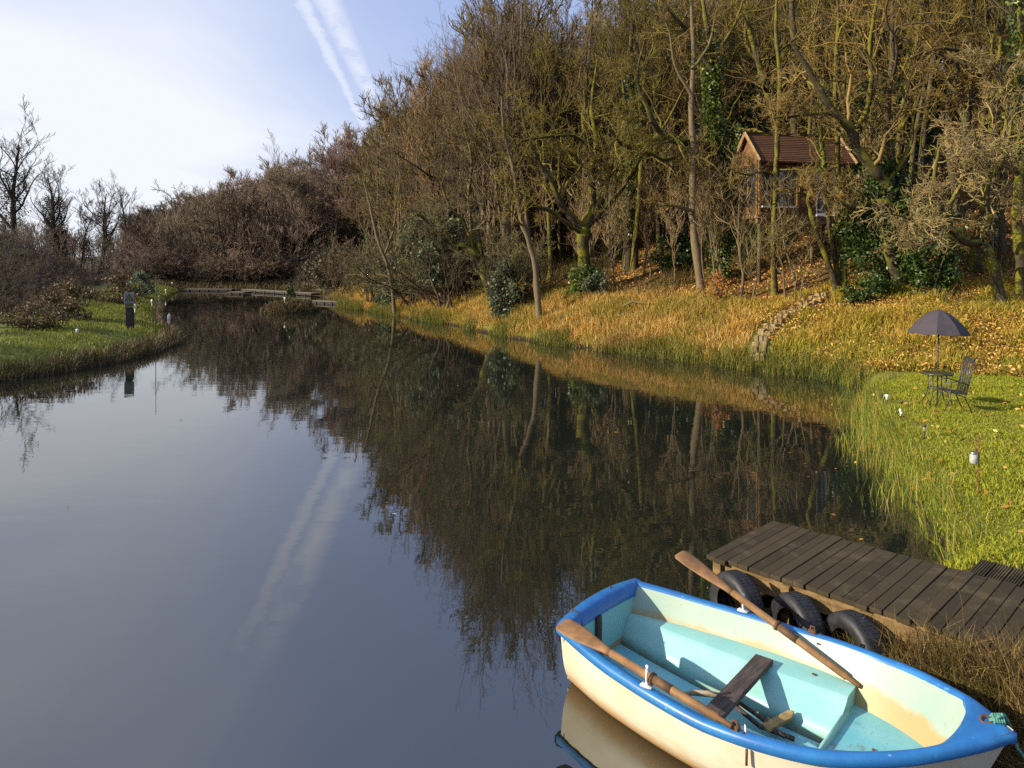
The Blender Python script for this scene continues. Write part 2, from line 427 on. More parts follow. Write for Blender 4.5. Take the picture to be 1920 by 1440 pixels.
def grow(r, P, R, n, t0, t1, lr, ang, K, wander, up, rr=.5, tip=.25, lmin=0.0, bias=0.4, rmax=9):
    N, Kp = P.shape[:2]
    plen = np.linalg.norm(np.diff(P, axis=1), axis=2).sum(1)
    u = (np.arange(n)[None, :] + r.random((N, n))) / n
    t = t0 + (t1 - t0) * u
    idx = np.clip(t * (Kp - 1), 0, Kp - 1.001); i = idx.astype(int); f = (idx - i)[..., None]
    ar = np.arange(N)[:, None]
    st = P[ar, i] * (1 - f) + P[ar, i + 1] * f
    tg = nrm(P[ar, i + 1] - P[ar, i]); rad = R[ar, i] * (1 - f[..., 0]) + R[ar, i + 1] * f[..., 0]
    g = r.normal(size=(N, n, 3)); g = nrm(g - tg * (g * tg).sum(-1, keepdims=True))
    a = ang * (1 + .3 * r.normal(size=(N, n, 1)))
    d = nrm(np.cos(a) * tg + np.sin(a) * g + np.array([0, 0, up * 1.5]))
    L = np.maximum(plen[:, None] * lr * (1 - bias * u) * r.uniform(.65, 1.25, (N, n)), lmin)
    p = st.reshape(-1, 3); d = d.reshape(-1, 3); L = L.reshape(-1, 1) / (K - 1)
    out = [p]
    for k in range(1, K):
        d = nrm(d + wander * r.normal(size=d.shape) + np.array([0, 0, up])); p = p + d * L; out.append(p)
    PP = np.stack(out, 1); r0 = np.minimum(rad.reshape(-1) * rr, rmax)
    RR = r0[:, None] * np.linspace(1, tip, K)[None, :]
    return PP, RR
def smoothpath(pts, rad, n, r, jit=0.0):
    pts = np.array(pts, float); m = len(pts)
    s = np.linspace(0, m - 1, n); i = np.clip(s.astype(int), 0, m - 2); f = (s - i)[:, None]
    p0 = pts[np.maximum(i - 1, 0)]; p1 = pts[i]; p2 = pts[i + 1]; p3 = pts[np.minimum(i + 2, m - 1)]
    q = .5 * (2 * p1 + (p2 - p0) * f + (2 * p0 - 5 * p1 + 4 * p2 - p3) * f ** 2 + (3 * p1 - p0 - 3 * p2 + p3) * f ** 3)
    if jit: q[1:] += r.normal(size=q[1:].shape) * jit
    return q[None], np.interp(s, np.arange(m), rad)[None]

TW = .0078                                                       # smallest twig radius
def crown_from(r, P, R, spec):
    """branches, twigs and fine twigs growing from a set of limbs"""
    parts = []
    for (n, t0, t1, lr, ang, K, wan, up, S, lmin, rmin) in spec:
        P, R = grow(r, P, R, n, t0, t1, lr, ang, K, wan, up, .5, .3, lmin)
        R = np.maximum(R, rmin)
        parts.append(tubes(P, R, S))
    return joinm(parts)

def proto_tree(seed, h, r0, clear, nl, lr, lang, gnarl, up, spread=1.0, fork=None, dense=1.0, tw=TW, moss=False, fan=(7, 6, 5)):
    r = np.random.default_rng(seed)
    K = 12
    p = np.zeros((1, K, 3)); d = np.array([r.normal() * .06, r.normal() * .06, 1.0])
    for k in range(1, K):
        d = nrm(d + np.array([r.normal() * gnarl * .35, r.normal() * gnarl * .35, .12])); p[0, k] = p[0, k - 1] + d * h * .86 / (K - 1)
    Rr = (r0 * np.linspace(1, .16, K) ** 1.0)[None]; Rr[0, 0] *= 1.45; Rr[0, 1] *= 1.08
    lP, lR = grow(r, p, Rr, nl, clear, .98, lr, lang, 9, gnarl, up, .62, .22, 0, .35)
    lR = np.minimum(lR, r0 * .5)
    tparts = [tubes(p, Rr, 9), tubes(lP, lR, 6)]
    allP = np.concatenate([lP]); allR = np.concatenate([lR])
    f = fan
    spec = [(f[0], .2, 1.0, .55 * spread, R_(42), 8, gnarl * .75, up, 4, .8, .016),
            (f[1], .15, 1.0, .52, R_(38), 6, gnarl * .7, up, 3, .5, tw * 1.25),
            (f[2], .15, 1.0, .58, R_(33), 4, gnarl * .6, up, 3, .35, tw)]
    cr = crown_from(r, allP, allR, spec)
    return joinm(tparts), cr, h

def proto_shrub(seed, h, ns, gnarl=.22, tw=TW, fan=(6, 5, 5)):
    r = np.random.default_rng(seed)
    K = 8; P = np.zeros((ns, K, 3)); a = r.uniform(0, 2 * PI, ns); lean = r.uniform(.05, .75, ns)
    P[:, 0, 0] = r.normal(size=ns) * h * .09; P[:, 0, 1] = r.normal(size=ns) * h * .09
    d = nrm(np.stack([np.cos(a) * lean, np.sin(a) * lean, np.ones(ns)], 1)); L = h * r.uniform(.6, .95, ns) / (K - 1)
    for k in range(1, K):
        d = nrm(d + gnarl * r.normal(size=d.shape) + np.array([0, 0, .06])); P[:, k] = P[:, k - 1] + d * L[:, None]
    Rr = (h * .0085 * r.uniform(.7, 1.4, ns))[:, None] * np.linspace(1, .3, K)[None]
    spec = [(fan[0], .12, 1.0, .36, R_(38), 5, gnarl, .05, 3, .3, tw * 1.3), (fan[1], .15, 1.0, .5, R_(36), 4, gnarl, .05, 3, .25, tw),
            (fan[2], .2, 1.0, .55, R_(34), 3, gnarl, .03, 3, .2, tw * .9)]
    return tubes(P, Rr, 5), crown_from(r, P, Rr, spec), h

PROTO = {}
def register(key, data, bark):
    (tv_, tq), (cv, cq), h = data
    a = mk('trunk', tv_, tq, None, bark, smooth=True, link=False).data
    b = mk('crown', cv, cq, None, M_TWIG, link=False).data
    PROTO[key] = (a, b, h)
for i in range(4):
    register(f'oak{i}', proto_tree(100 + i, 14.0, .24, .3, 10, .42, R_(54), .27, .05, fan=(6, 4, 4)), M_BARK_MOSS if i % 2 else M_BARK)
for i in range(5):
    register(f'slim{i}', proto_tree(200 + i, 16.0, .15, .5, 11, .24, R_(40), .17, .10, fan=(5, 4, 4)), M_BARK_MOSS if i % 2 else M_BARK)
for i in range(3):
    register(f'sap{i}', proto_tree(300 + i, 6.0, .05, .25, 9, .32, R_(38), .17, .10, fan=(3, 3, 3), tw=.006), M_BARK_PALE)
for i in range(3):
    register(f'shrub{i}', proto_shrub(400 + i, 6.0, 18, tw=.010), M_BARK_DARK)
for i in range(3):
    register(f'far{i}', proto_tree(600 + i, 12.0, .2, .15, 15, .44, R_(48), .2, .10, fan=(6, 5, 5), tw=.013), M_BARK_DARK)
for i in range(2):
    register(f'sky{i}', proto_tree(700 + i, 20.0, .36, .28, 13, .40, R_(38), .15, .11, fan=(5, 5, 4), tw=.012), M_BARK_DARK)
for i in range(2):
    register(f'dense{i}', proto_tree(500 + i, 12.0, .2, .2, 16, .42, R_(50), .2, .09, fan=(8, 6, 6), tw=.011), M_BARK)

def put(key, x, y, H, col, name, label, cat, group=None, z=None, rz=None, wide=1.0):
    a, b, h = PROTO[key]
    root = thing(name, label, cat, (x, y, (tz(x, y) if z is None else z) - .12), rng.uniform(0, 2 * PI) if rz is None else rz, group)
    s = H / h; root.scale = (s * wide, s * wide, s)
    for me, nm in ((a, 'trunk'), (b, 'crown')):
        o = bpy.data.objects.new(nm, me); COL.objects.link(o); o.parent = root
        o.color = (*col, 1)
    return root

def jitcol(c, amt=.18):
    k = 1 + rng.normal() * amt
    return tuple(max(.01, v * k * (1 + rng.normal() * .06)) for v in c)
C_OLIVE = (.135, .108, .022); C_TAN = (.18, .125, .042); C_BROWN = (.125, .093, .05); C_PURPLE = (.15, .113, .085); C_GREY = (.12, .10, .05)

# ---- leaf clouds
def leafcloud(name, C, size, mat, parent=None, up=0.0):
    C = np.asarray(C, float); N = len(C)
    n = nrm(rng.normal(size=(N, 3)) + np.array([0, 0, up])); t = nrm(np.cross(n, rng.normal(size=(N, 3)))); b = np.cross(n, t)
    s = size * rng.uniform(.6, 1.4, (N, 1))
    V = np.stack([C - t * s, C + b * s * .55 + n * s * .12, C + t * s, C - b * s * .55 + n * s * .12], 1).reshape(-1, 3)
    q = np.arange(N * 4).reshape(-1, 4)
    return mk(name, V, q, None, mat, parent)
def ivy_on(parent, path, rad, n, depth=.22, size=.07, t0=0.0, t1=1.0, mat=None):
    P = np.array(path, float); m = len(P); s = rng.uniform(t0, t1, n) * (m - 1); i = np.clip(s.astype(int), 0, m - 2); f = (s - i)[:, None]
    c = P[i] * (1 - f) + P[i + 1] * f
    lump = .55 + .9 * (vn(s * 3.1, s * 0 + 3) + .5)
    g = nrm(rng.normal(size=(n, 3)) * np.array([1, 1, .3])); rr = np.interp(s, np.arange(m), rad)[:, None] + depth * lump[:, None] * rng.random((n, 1)) ** .7
    return leafcloud('ivy', c + g * rr + rng.normal(size=(n, 3)) * .03, size, mat or M_IVY, parent)

# ------------------------------------------------------------------ trees traced limb by limb
def hero(name, label, cat, Y, limbs, spec, col, bark=None, group=None, ivy=None, yoff=None):
    """limbs: list of (pixel polyline, radii in metres, depth offsets in metres)"""
    r = np.random.default_rng(abs(hash(label)) % 1000 if False else sum(map(ord, label)) % 9973)
    bx, by, bz = at(limbs[0][0][0][0], limbs[0][0][0][1], Y)
    gz0 = tz(bx, Y)
    root = thing(name, label, cat, (bx, Y, gz0), 0, group)
    parts = []; P = []; Rd = []; paths = []
    for li, (pl, rad, dep) in enumerate(limbs):
        if not hasattr(dep, '__len__'): dep = [dep * k / (len(pl) - 1) for k in range(len(pl))]
        pts = [np.array(at(px, py, Y + d)) - np.array((bx, Y, gz0)) for (px, py), d in zip(pl, dep)]
        if li == 0: pts[0][2] = -.25
        n = max(10, 4 * len(pl))
        p, q = smoothpath(pts, rad, n, r, jit=.012)
        q = q * (1 + .10 * r.normal(size=q.shape))
        if li == 0: q[0, 0] *= 1.5; q[0, 1] *= 1.2
        parts.append(tubes(p, q, 9)); paths.append((p[0], q[0]))
        idx = np.linspace(0, n - 1, 10).astype(int)
        P.append(p[:, idx]); Rd.append(q[:, idx])
    v, qd = joinm(parts)
    o = mk('trunk', v, qd, None, bark or M_BARK, root, smooth=True)
    P = np.concatenate(P[1:] if len(P) > 1 else P); Rd = np.concatenate(Rd[1:] if len(Rd) > 1 else Rd)
    if spec:
        cv, cq = crown_from(r, P, Rd, spec)
        c = mk('crown', cv, cq, None, M_TWIG, root); c.color = (*col, 1)
    if ivy:
        for (li, n, t0, t1, dp, sz) in ivy:
            ivy_on(root, paths[li][0], paths[li][1], n, dp, sz, t0, t1)
    return root

GN = .34
SP_OAK = [(7, .25, 1.0, .42, R_(58), 7, GN, .03, 5, .9, .02), (6, .2, 1.0, .5, R_(50), 5, GN, .04, 4, .5, .011), (5, .15, 1.0, .55, R_(45), 4, GN, .04, 3, .35, .0075), (4, .2, 1.0, .6, R_(40), 3, .3, .03, 3, .2, .006)]
SP_LITE = [(8, .35, 1.0, .28, R_(52), 6, .25, .05, 4, .6, .015), (6, .2, 1.0, .5, R_(46), 4, .28, .05, 3, .4, .009), (5, .15, 1.0, .6, R_(42), 3, .28, .04, 3, .25, .0065)]

hero('oak_tree', 'big mossy oak forking low into five spreading limbs above the reeds', 'tree', 35.5,
     [([(1096, 552), (1097, 505), (1093, 462), (1096, 424)], [.40, .33, .31, .32], 0),
      ([(1096, 430), (1070, 405), (1050, 380), (1035, 340), (1008, 300), (985, 240), (975, 170)], [.20, .18, .15, .12, .10, .07, .03], -1.5),
      ([(1094, 428), (1112, 380), (1108, 330), (1118, 270), (1110, 200), (1120, 110)], [.2, .18, .16, .13, .09, .03], .8),
      ([(1098, 424), (1128, 375), (1140, 335), (1150, 290), (1175, 230), (1165, 140)], [.19, .17, .15, .13, .09, .03], -.6),
      ([(1100, 424), (1148, 375), (1185, 325), (1210, 280), (1250, 230), (1290, 150)], [.18, .15, .13, .10, .07, .03], -1.0),
      ([(1093, 440), (1072, 425), (1030, 395), (1000, 385), (960, 350), (930, 330)], [.13, .11, .09, .08, .05, .02], -2.2),
      ([(1118, 300), (1085, 258), (1040, 255), (985, 262), (960, 280)], [.09, .08, .07, .05, .02], -2.0)],
     SP_OAK, C_OLIVE, M_BARK_MOSS, ivy=[(0, 1500, .0, .35, .5, .09)])
hero('leaning_tree', 'slim pale trunk leaning left beside the big mossy oak', 'tree', 34.0,
     [([(1012, 558), (1003, 500), (990, 450), (974, 395), (965, 330), (945, 250), (940, 180)], [.15, .13, .12, .11, .09, .06, .03], -.8)],
     SP_LITE, C_OLIVE, M_BARK_PALE)
hero('ivy_tree', 'dark ivy-wrapped upright trunk to the right of the big mossy oak', 'tree', 39.0,
     [([(1176, 512), (1180, 430), (1178, 340), (1184, 230), (1180, 120), (1190, 20)], [.28, .25, .23, .2, .15, .06], 0),
      ([(1184, 230), (1230, 160), (1262, 90), (1300, 20)], [.1, .08, .06, .03], 1.0), ([(1182, 190), (1150, 130), (1120, 60)], [.09, .06, .03], -1)],
     SP_LITE, C_OLIVE, M_BARK, ivy=[(0, 2600, .15, .75, .32, .085)])
hero('tall_tree', 'tall straight trunk standing at the top of the golden bank left of the beech sapling', 'tree', 31.5,
     [([(1318, 553), (1306, 480), (1299, 400), (1300, 300), (1296, 200), (1300, 90), (1292, -40)], [.2, .17, .155, .14, .12, .09, .05], .5),
      ([(1300, 395), (1275, 388), (1250, 384), (1228, 392)], [.09, .085, .07, .03], -.6),
      ([(1297, 180), (1265, 120), (1255, 60), (1230, 0)], [.08, .06, .04, .02], -.8), ([(1298, 130), (1330, 80), (1345, 10)], [.07, .05, .02], .8)],
     SP_LITE, C_TAN, M_BARK_PALE)
hero('ivy_oak', 'ivy-clad oak with a heavy dark bough twisting left across its neighbours', 'tree', 33.0,
     [([(1352, 548), (1350, 450), (1346, 360), (1345, 285), (1335, 200), (1336, 120), (1320, 20), (1310, -60)], [.27, .24, .22, .22, .16, .14, .1, .05], .4),
      ([(1346, 285), (1325, 272), (1290, 268), (1262, 262), (1240, 250), (1226, 232), (1215, 205), (1195, 150), (1205, 90)], [.19, .18, .17, .155, .14, .13, .1, .07, .03], -1.6),
      ([(1268, 264), (1225, 262), (1190, 276), (1165, 270), (1140, 240), (1120, 222)], [.13, .12, .11, .09, .07, .03], -2.2),
      ([(1300, 272), (1275, 290), (1245, 300), (1215, 285), (1200, 275)], [.08, .075, .07, .06, .03], -1.2),
      ([(1334, 130), (1290, 60), (1262, 30), (1235, -10)], [.11, .1, .07, .04], -1), ([(1336, 110), (1375, 50), (1400, -20)], [.1, .07, .03], .8)],
     SP_OAK, C_OLIVE, M_BARK_MOSS, ivy=[(0, 5200, .05, .78, .38, .09), (1, 500, .0, .35, .12, .06)])
# slender stems in front of the cabin
hero('twin_stem_tree', 'clump of three slender stems rising from the bank in front of the cabin', 'tree', 27.6,
     [([(1572, 562), (1562, 520), (1540, 460), (1522, 405), (1516, 372), (1524, 345), (1530, 320)], [.12, .11, .095, .085, .08, .05, .03], -.6),
      ([(1578, 562), (1568, 500), (1557, 430), (1549, 370), (1545, 300), (1538, 230), (1545, 150)], [.12, .105, .095, .09, .08, .06, .03], .2),
      ([(1586, 562), (1580, 480), (1574, 400), (1572, 320), (1568, 230), (1567, 130), (1572, 30), (1566, -60)], [.125, .11, .10, .095, .09, .08, .06, .04], .3),
      ([(1518, 372), (1500, 362), (1480, 366)], [.04, .035, .015], -.5)],
     [(5, .55, 1.0, .2, R_(52), 6, .3, .05, 4, .5, .013), (4, .2, 1.0, .5, R_(46), 4, .3, .05, 3, .35, .008), (4, .15, 1.0, .6, R_(42), 3, .28, .04, 3, .25, .006)],
     C_TAN, M_BARK_MOSS, ivy=[(1, 450, .5, .95, .16, .06), (2, 300, .0, .25, .12, .06)])
hero('diagonal_oak', 'leaning oak whose dark trunk runs diagonally above the cabin roof', 'tree', 26.5,
     [([(1716, 575), (1692, 540), (1668, 470), (1678, 415), (1668, 388), (1640, 380)], [.25, .21, .19, .19, .18, .14], -.6),
      ([(1672, 392), (1662, 345), (1640, 320), (1606, 275), (1592, 240), (1560, 205), (1535, 165), (1500, 105), (1470, 60)], [.17, .17, .17, .16, .15, .13, .11, .08, .04], -1.0),
      ([(1606, 240), (1625, 205), (1634, 150), (1630, 95), (1640, 20), (1655, -40)], [.10, .095, .09, .075, .06, .03], .8),
      ([(1566, 212), (1520, 214), (1480, 218), (1450, 222)], [.075, .06, .05, .03], -.8),
      ([(1640, 380), (1600, 388), (1560, 372), (1548, 368)], [.1, .09, .06, .03], -.5),
      ([(1660, 345), (1700, 290), (1712, 220), (1690, 150), (1720, 60)], [.09, .08, .06, .05, .03], .6)],
     SP_OAK, C_TAN, M_BARK_MOSS)
hero('crooked_oak', 'crooked oak by the mound with a thick bough reaching left over the holly', 'tree', 24.0,
     [([(1884, 578), (1868, 530), (1852, 475), (1838, 455)], [.21, .17, .15, .15], -.2),
      ([(1840, 458), (1808, 452), (1785, 432), (1772, 405), (1760, 378), (1752, 330), (1765, 270)], [.14, .14, .12, .11, .08, .06, .03], -.9),
      ([(1840, 458), (1855, 410), (1850, 350), (1880, 300), (1900, 220)], [.1, .09, .07, .05, .03], -.3),
      ([(1790, 438), (1735, 420), (1700, 408), (1672, 402)], [.07, .06, .04, .02], -1.2),
      ([(1770, 400), (1800, 350), (1830, 290), (1825, 230)], [.07, .06, .04, .02], -1.0)],
     SP_OAK, (.26, .2, .09), M_BARK_MOSS)
hero('forked_oak', 'dark forked oak up the slope behind the crooked oak', 'tree', 30.0,
     [([(1872, 470), (1868, 400), (1856, 350)], [.3, .27, .26], 0),
      ([(1856, 350), (1836, 320), (1818, 270), (1812, 225), (1818, 190), (1830, 120), (1822, 40), (1835, -40)], [.22, .21, .19, .18, .17, .13, .1, .06], -.6),
      ([(1858, 350), (1880, 300), (1900, 240), (1925, 160)], [.18, .15, .12, .08], .5),
      ([(1822, 190), (1860, 140), (1890, 60), (1880, -30)], [.11, .09, .07, .04], .5),
      ([(1812, 230), (1790, 180), (1795, 110), (1770, 50)], [.09, .08, .06, .03], -.8)],
     SP_OAK, C_TAN, M_BARK)
hero('edge_tree', 'mossy trunk at the right edge behind the green mound', 'tree', 24.8,
     [([(1912, 575), (1914, 480), (1906, 400), (1915, 300), (1905, 180), (1915, 60), (1905, -60)], [.2, .17, .16, .14, .12, .09, .05], 0),
      ([(1910, 330), (1880, 270), (1890, 190), (1860, 120)], [.08, .06, .05, .02], -.8), ([(1908, 250), (1945, 180), (1950, 100)], [.08, .05, .02], .4)],
     SP_OAK, (.25, .19, .085), M_BARK_MOSS, ivy=[(0, 900, .5, .95, .3, .08)])
hero('cabin_front_tree', 'straight slim trunk standing directly in front of the cabin bay window', 'tree', 29.0,
     [([(1452, 545), (1450, 470), (1452, 400), (1456, 320), (1458, 250), (1462, 150), (1455, 40), (1460, -50)], [.13, .11, .105, .10, .1, .085, .06, .04], 0),
      ([(1456, 330), (1430, 322), (1400, 328), (1372, 318)], [.05, .045, .035, .02], -.7), ([(1458, 320), (1490, 318), (1525, 322), (1560, 308)], [.05, .045, .035, .02], -.6)],
     SP_LITE, C_TAN, M_BARK_MOSS)
hero('bowed_willow', 'gnarled dark tree bowing over the bank beside the grey-green bushes', 'tree', 41.0,
     [([(925, 552), (905, 505), (893, 480), (868, 462), (850, 462), (835, 450)], [.24, .2, .19, .18, .15, .13], -.6),
      ([(868, 462), (840, 468), (822, 450), (800, 415), (785, 402), (770, 410)], [.15, .14, .12, .1, .07, .03], -1.0),
      ([(850, 462), (830, 430), (815, 415), (800, 430)], [.1, .08, .06, .02], .6),
      ([(905, 505), (895, 430), (880, 370), (885, 300), (870, 240)], [.15, .13, .11, .08, .04], .3),
      ([(893, 480), (870, 420), (840, 380), (820, 320)], [.1, .08, .06, .03], -.4)],
     SP_OAK, C_GREY, M_BARK_MOSS)
hero('leaning_ash', 'thin pale trunk leaning left at the left end of the golden bank', 'tree', 47.0,
     [([(742, 562), (732, 520), (722, 485), (710, 455), (700, 415), (690, 370), (680, 330)], [.14, .12, .11, .1, .085, .06, .03], -.5),
      ([(720, 480), (735, 440), (742, 400), (740, 350)], [.07, .06, .05, .02], .5)],
     SP_LITE, C_OLIVE, M_BARK_PALE)
hero('slope_tree', 'tall dark trunk rising above the cabin roof against the slope', 'tree', 37.0,
     [([(1490, 400), (1492, 300), (1486, 200), (1490, 100), (1484, 0), (1488, -80)], [.24, .21, .19, .16, .13, .1], 0),
      ([(1488, 180), (1460, 110), (1450, 40)], [.1, .07, .03], -1), ([(1489, 130), (1520, 60), (1530, -20)], [.09, .07, .03], 1)], SP_LITE, C_OLIVE, M_BARK)
hero('leaning_pole_tree', 'long mossy trunk leaning right up the slope between the leaning oak and forked oak', 'tree', 33.0,
     [([(1668, 400), (1680, 320), (1690, 240), (1702, 160), (1722, 60), (1740, -60)], [.17, .155, .15, .13, .11, .07], .6),
      ([(1702, 160), (1740, 110), (1780, 70), (1800, 20)], [.07, .06, .04, .02], -.6), ([(1690, 240), (1716, 190), (1712, 120)], [.07, .05, .02], .6)], SP_LITE, C_TAN, M_BARK_MOSS)

# ------------------------------------------------------------------ woods
EL = lambda px: np.interp(px, [-80, 0, 60, 110, 150, 250, 285, 330, 400, 500, 560, 620, 690, 760, 800, 850, 900, 940], [.066, .062, .056, .048, .036, .042, .058, .075, .095, .124, .143, .160, .190, .225, .262, .305, .34, .42])
taken = []
def free(x, y, dmin):
    for (a, b) in taken:
        if (a - x) ** 2 + (b - y) ** 2 < dmin * dmin: return False
    return True
def pxof(x, y): return 960 + F * x / y
CAB0 = np.array((10.22, 31.0)); CE1 = np.array((math.cos(R_(13)), math.sin(R_(13)))); CE2 = np.array((-CE1[1], CE1[0])); CL, CD = 4.15, 1.45
def in_cabin(x, y, m=1.0):
    d = np.array((x, y)) - CAB0; a, b = d @ CE1, d @ CE2
    return -m < a < CL + m and -m < b < CD + m
G_SLOPE = 'bare trees covering the slope'
n_hill = 0; tries = 0
while n_hill < 250 and tries < 9000:
    tries += 1
    y = rng.uniform(25, 82); px = rng.uniform(560, 2050); x = (px - 960) / F * y
    z, sp, sh = terrain(np.array([x]), np.array([y]), True); sh = sh[0]; z = z[0]
    if sh < 4.2 or sh > 52: continue
    if in_cabin(x, y): continue
    if 1375 < px < 1625 and y < 36: continue
    if 1500 < px < 1900 and y < 27.5: continue
    if 1055 < px < 1400 and y < 38.5: continue
    if abs(px - 1012) < 25 and y < 36: continue
    dm = 1.6 if y < 45 else 2.2
    if not free(x, y, dm): continue
    lim = CAM_H + float(EL(px)) * y - z
    if px < 905:
        if lim < 5: continue
        H = min(lim * rng.uniform(.86, 1.05), rng.uniform(12, 17))
    else: H = rng.uniform(12.5, 18.5)
    taken.append((x, y)); n_hill += 1
    key = random.choice(['oak0', 'oak1', 'oak2', 'oak3', 'slim0', 'slim1', 'slim2', 'slim3', 'slim4', 'slim0', 'slim1', 'slim2', 'slim3', 'slim4'] if px > 960 else ['far0', 'far1', 'far2', 'slim0', 'slim3', 'oak2'])
    t = np.clip((px - 620) / 500, 0, 1)
    c = np.array(C_BROWN) * (1 - t) + np.array(random.choice([C_OLIVE, C_OLIVE, C_TAN, C_GREY])) * t
    put(key, x, y, H, jitcol(c), 'bare_tree', 'bare leafless tree among many covering the steep slope right of the pond', 'tree', G_SLOPE)
# undergrowth edge along the foot of the wood left of the big oak
EDGE = [(690, 55), (712, 52), (755, 50), (778, 47), (812, 46), (838, 44), (865, 43), (958, 38), (985, 37), (660, 60), (640, 64)]
for px, y in EDGE:
    x = (px - 960) / F * y
    put(random.choice(['shrub0', 'shrub1', 'shrub2']), x, y, rng.uniform(4, 6.5), jitcol(C_GREY), 'bare_shrub', 'tall bare shrub at the foot of the wood behind the golden bank', 'shrub', 'bare shrubs along the foot of the wood')
# thin saplings between the trunks
k = 0
while k < 34:
    y = rng.uniform(27, 42); px = rng.uniform(930, 1930); x = (px - 960) / F * y
    sh = terrain(np.array([x]), np.array([y]), True)[2][0]
    if sh < 3.8 or sh > 12 or in_cabin(x, y, .5): continue
    if 1400 < px < 1620 and y > 26: continue
    k += 1
    put(f'sap{k % 3}', x, y, rng.uniform(3.0, 7.0), jitcol((.24, .17, .085)), 'sapling', 'thin bare sapling standing between the trunks at the foot of the wood', 'sapling', 'saplings between the trunks')
for px, y, H in ((1408, 28.6, 3.4), (1474, 28.2, 3.6), (1500, 27.6, 2.8), (1600, 28.6, 5.0), (1385, 29.5, 5.5), (1492, 29.4, 4.6)):
    x = (px - 960) / F * y
    put(f'sap{px % 3}', x, y, H, jitcol((.2, .14, .065)), 'sapling', 'thin bare sapling rising from the bank in front of the cabin', 'sapling', 'saplings in front of the cabin', wide=1.5)
# far wood beyond the pond
n_far = 0; tries = 0
while n_far < 105 and tries < 6000:
    tries += 1
    y = 87 + 110 * rng.random() ** 1.6; px = rng.uniform(265, 720); x = (px - 960) / F * y
    z, sp, sh = (v[0] for v in terrain(np.array([x]), np.array([y]), True))
    if sp < 1.5 or (x > -24 and y < 84): continue
    if not free(x, y, 3.4 if y < 110 else 5): continue
    lim = CAM_H + float(EL(px)) * y - z
    if lim < 4.5: continue
    H = min(lim * rng.uniform(.9, 1.1), rng.uniform(11, 17))
    taken.append((x, y)); n_far += 1
    put(random.choice(['far0', 'far1', 'far2', 'far0', 'shrub1', 'dense0']), x, y, H, jitcol(np.array(C_PURPLE) * (1.0 if px < 430 else 1.15)), 'far_bare_tree', 'small bare brown tree in the wood beyond the far end of the pond', 'tree', 'bare trees beyond the far end of the pond', wide=1.25)
def wood_mass(name, label, n, yr, pxr, cond, tw, mat_col, cap, fine=0, seed=77):
    r = np.random.default_rng(seed); parts = []; c = 0
    X = []; Y = []; H = []
    while c < n:
        y = yr[0] + (yr[1] - yr[0]) * r.random() ** 1.4; px = r.uniform(*pxr); x = (px - 960) / F * y
        z, sp, sh = (v[0] for v in terrain(np.array([x]), np.array([y]), True))
        if not cond(x, y, sp, sh): continue
        h = min(CAM_H + float(EL(px)) * y - z, cap)
        if h < 2.5: continue
        X.append((x, y, z)); H.append(h * r.uniform(.76, 1.08)); c += 1
    X = np.array(X); H = np.array(H); K = 5
    P = np.repeat(X[:, None, :], K, 1); P[:, :, 2] += np.linspace(0, .8, K)[None] * H[:, None]; P[:, 1:, :2] += np.cumsum(r.normal(size=(n, K - 1, 2)) * .22, 1)
    Rr = (H * .010)[:, None] * np.linspace(1, .3, K)[None]
    parts.append(tubes(P, Rr, 4))
    P1, R1 = grow(r, P, Rr, 12, .15, 1.0, .42, R_(36), 6, .12, .10, .5, .3); parts.append(tubes(P1, np.maximum(R1, tw), 3))
    P2, R2 = grow(r, P1, R1, 6, .1, 1.0, .5, R_(34), 5, .12, .06, .5, .3); parts.append(tubes(P2, np.maximum(R2, tw * .8), 3))
    if fine:
        P3, R3 = grow(r, P2, R2, fine, .2, 1.0, .55, R_(34), 3, .15, .04, .5, .3); parts.append(tubes(P3, np.maximum(R3, tw * .7), 3))
    v, q = joinm(parts); o = mk(name, v, q, None, M_TWIG); o.color = (*mat_col, 1)
    return stuff(o, label, 'wood')
wood_mass('far_wood', 'hazy brown mass of bare trees on the hill beyond the far end of the pond', 620, (92, 230), (255, 720), lambda x, y, sp, sh: sp > 4, .024, (.165, .128, .09), 14)
wood_mass('slope_wood', 'fine olive-brown mass of bare branches filling the upper slope behind the nearer trees', 330, (44, 84), (570, 2000), lambda x, y, sp, sh: sh > 7 and sh < 56, .011, (.115, .086, .036), 15, 3, 78)
wood_mass('shore_wood', 'dense brown mass of fine bare branches behind the first trees along the left part of the slope', 150, (42, 66), (630, 1010), lambda x, y, sp, sh: sh > 3.5 and sh < 40, .010, (.115, .085, .054), 19, 4, 79)
for k in range(26):
    px = 262 + k * 13.5 + rng.uniform(-5, 5); y = rng.uniform(85.6, 89.5); x = (px - 960) / F * y
    put(f'shrub{k % 3}', x, y, rng.uniform(3.2, 6.0), jitcol(np.array(C_PURPLE) * 1.15), 'far_bank_shrub', 'low bare brown shrub along the edge of the far bank', 'shrub', 'bare shrubs edging the far bank', wide=1.4)
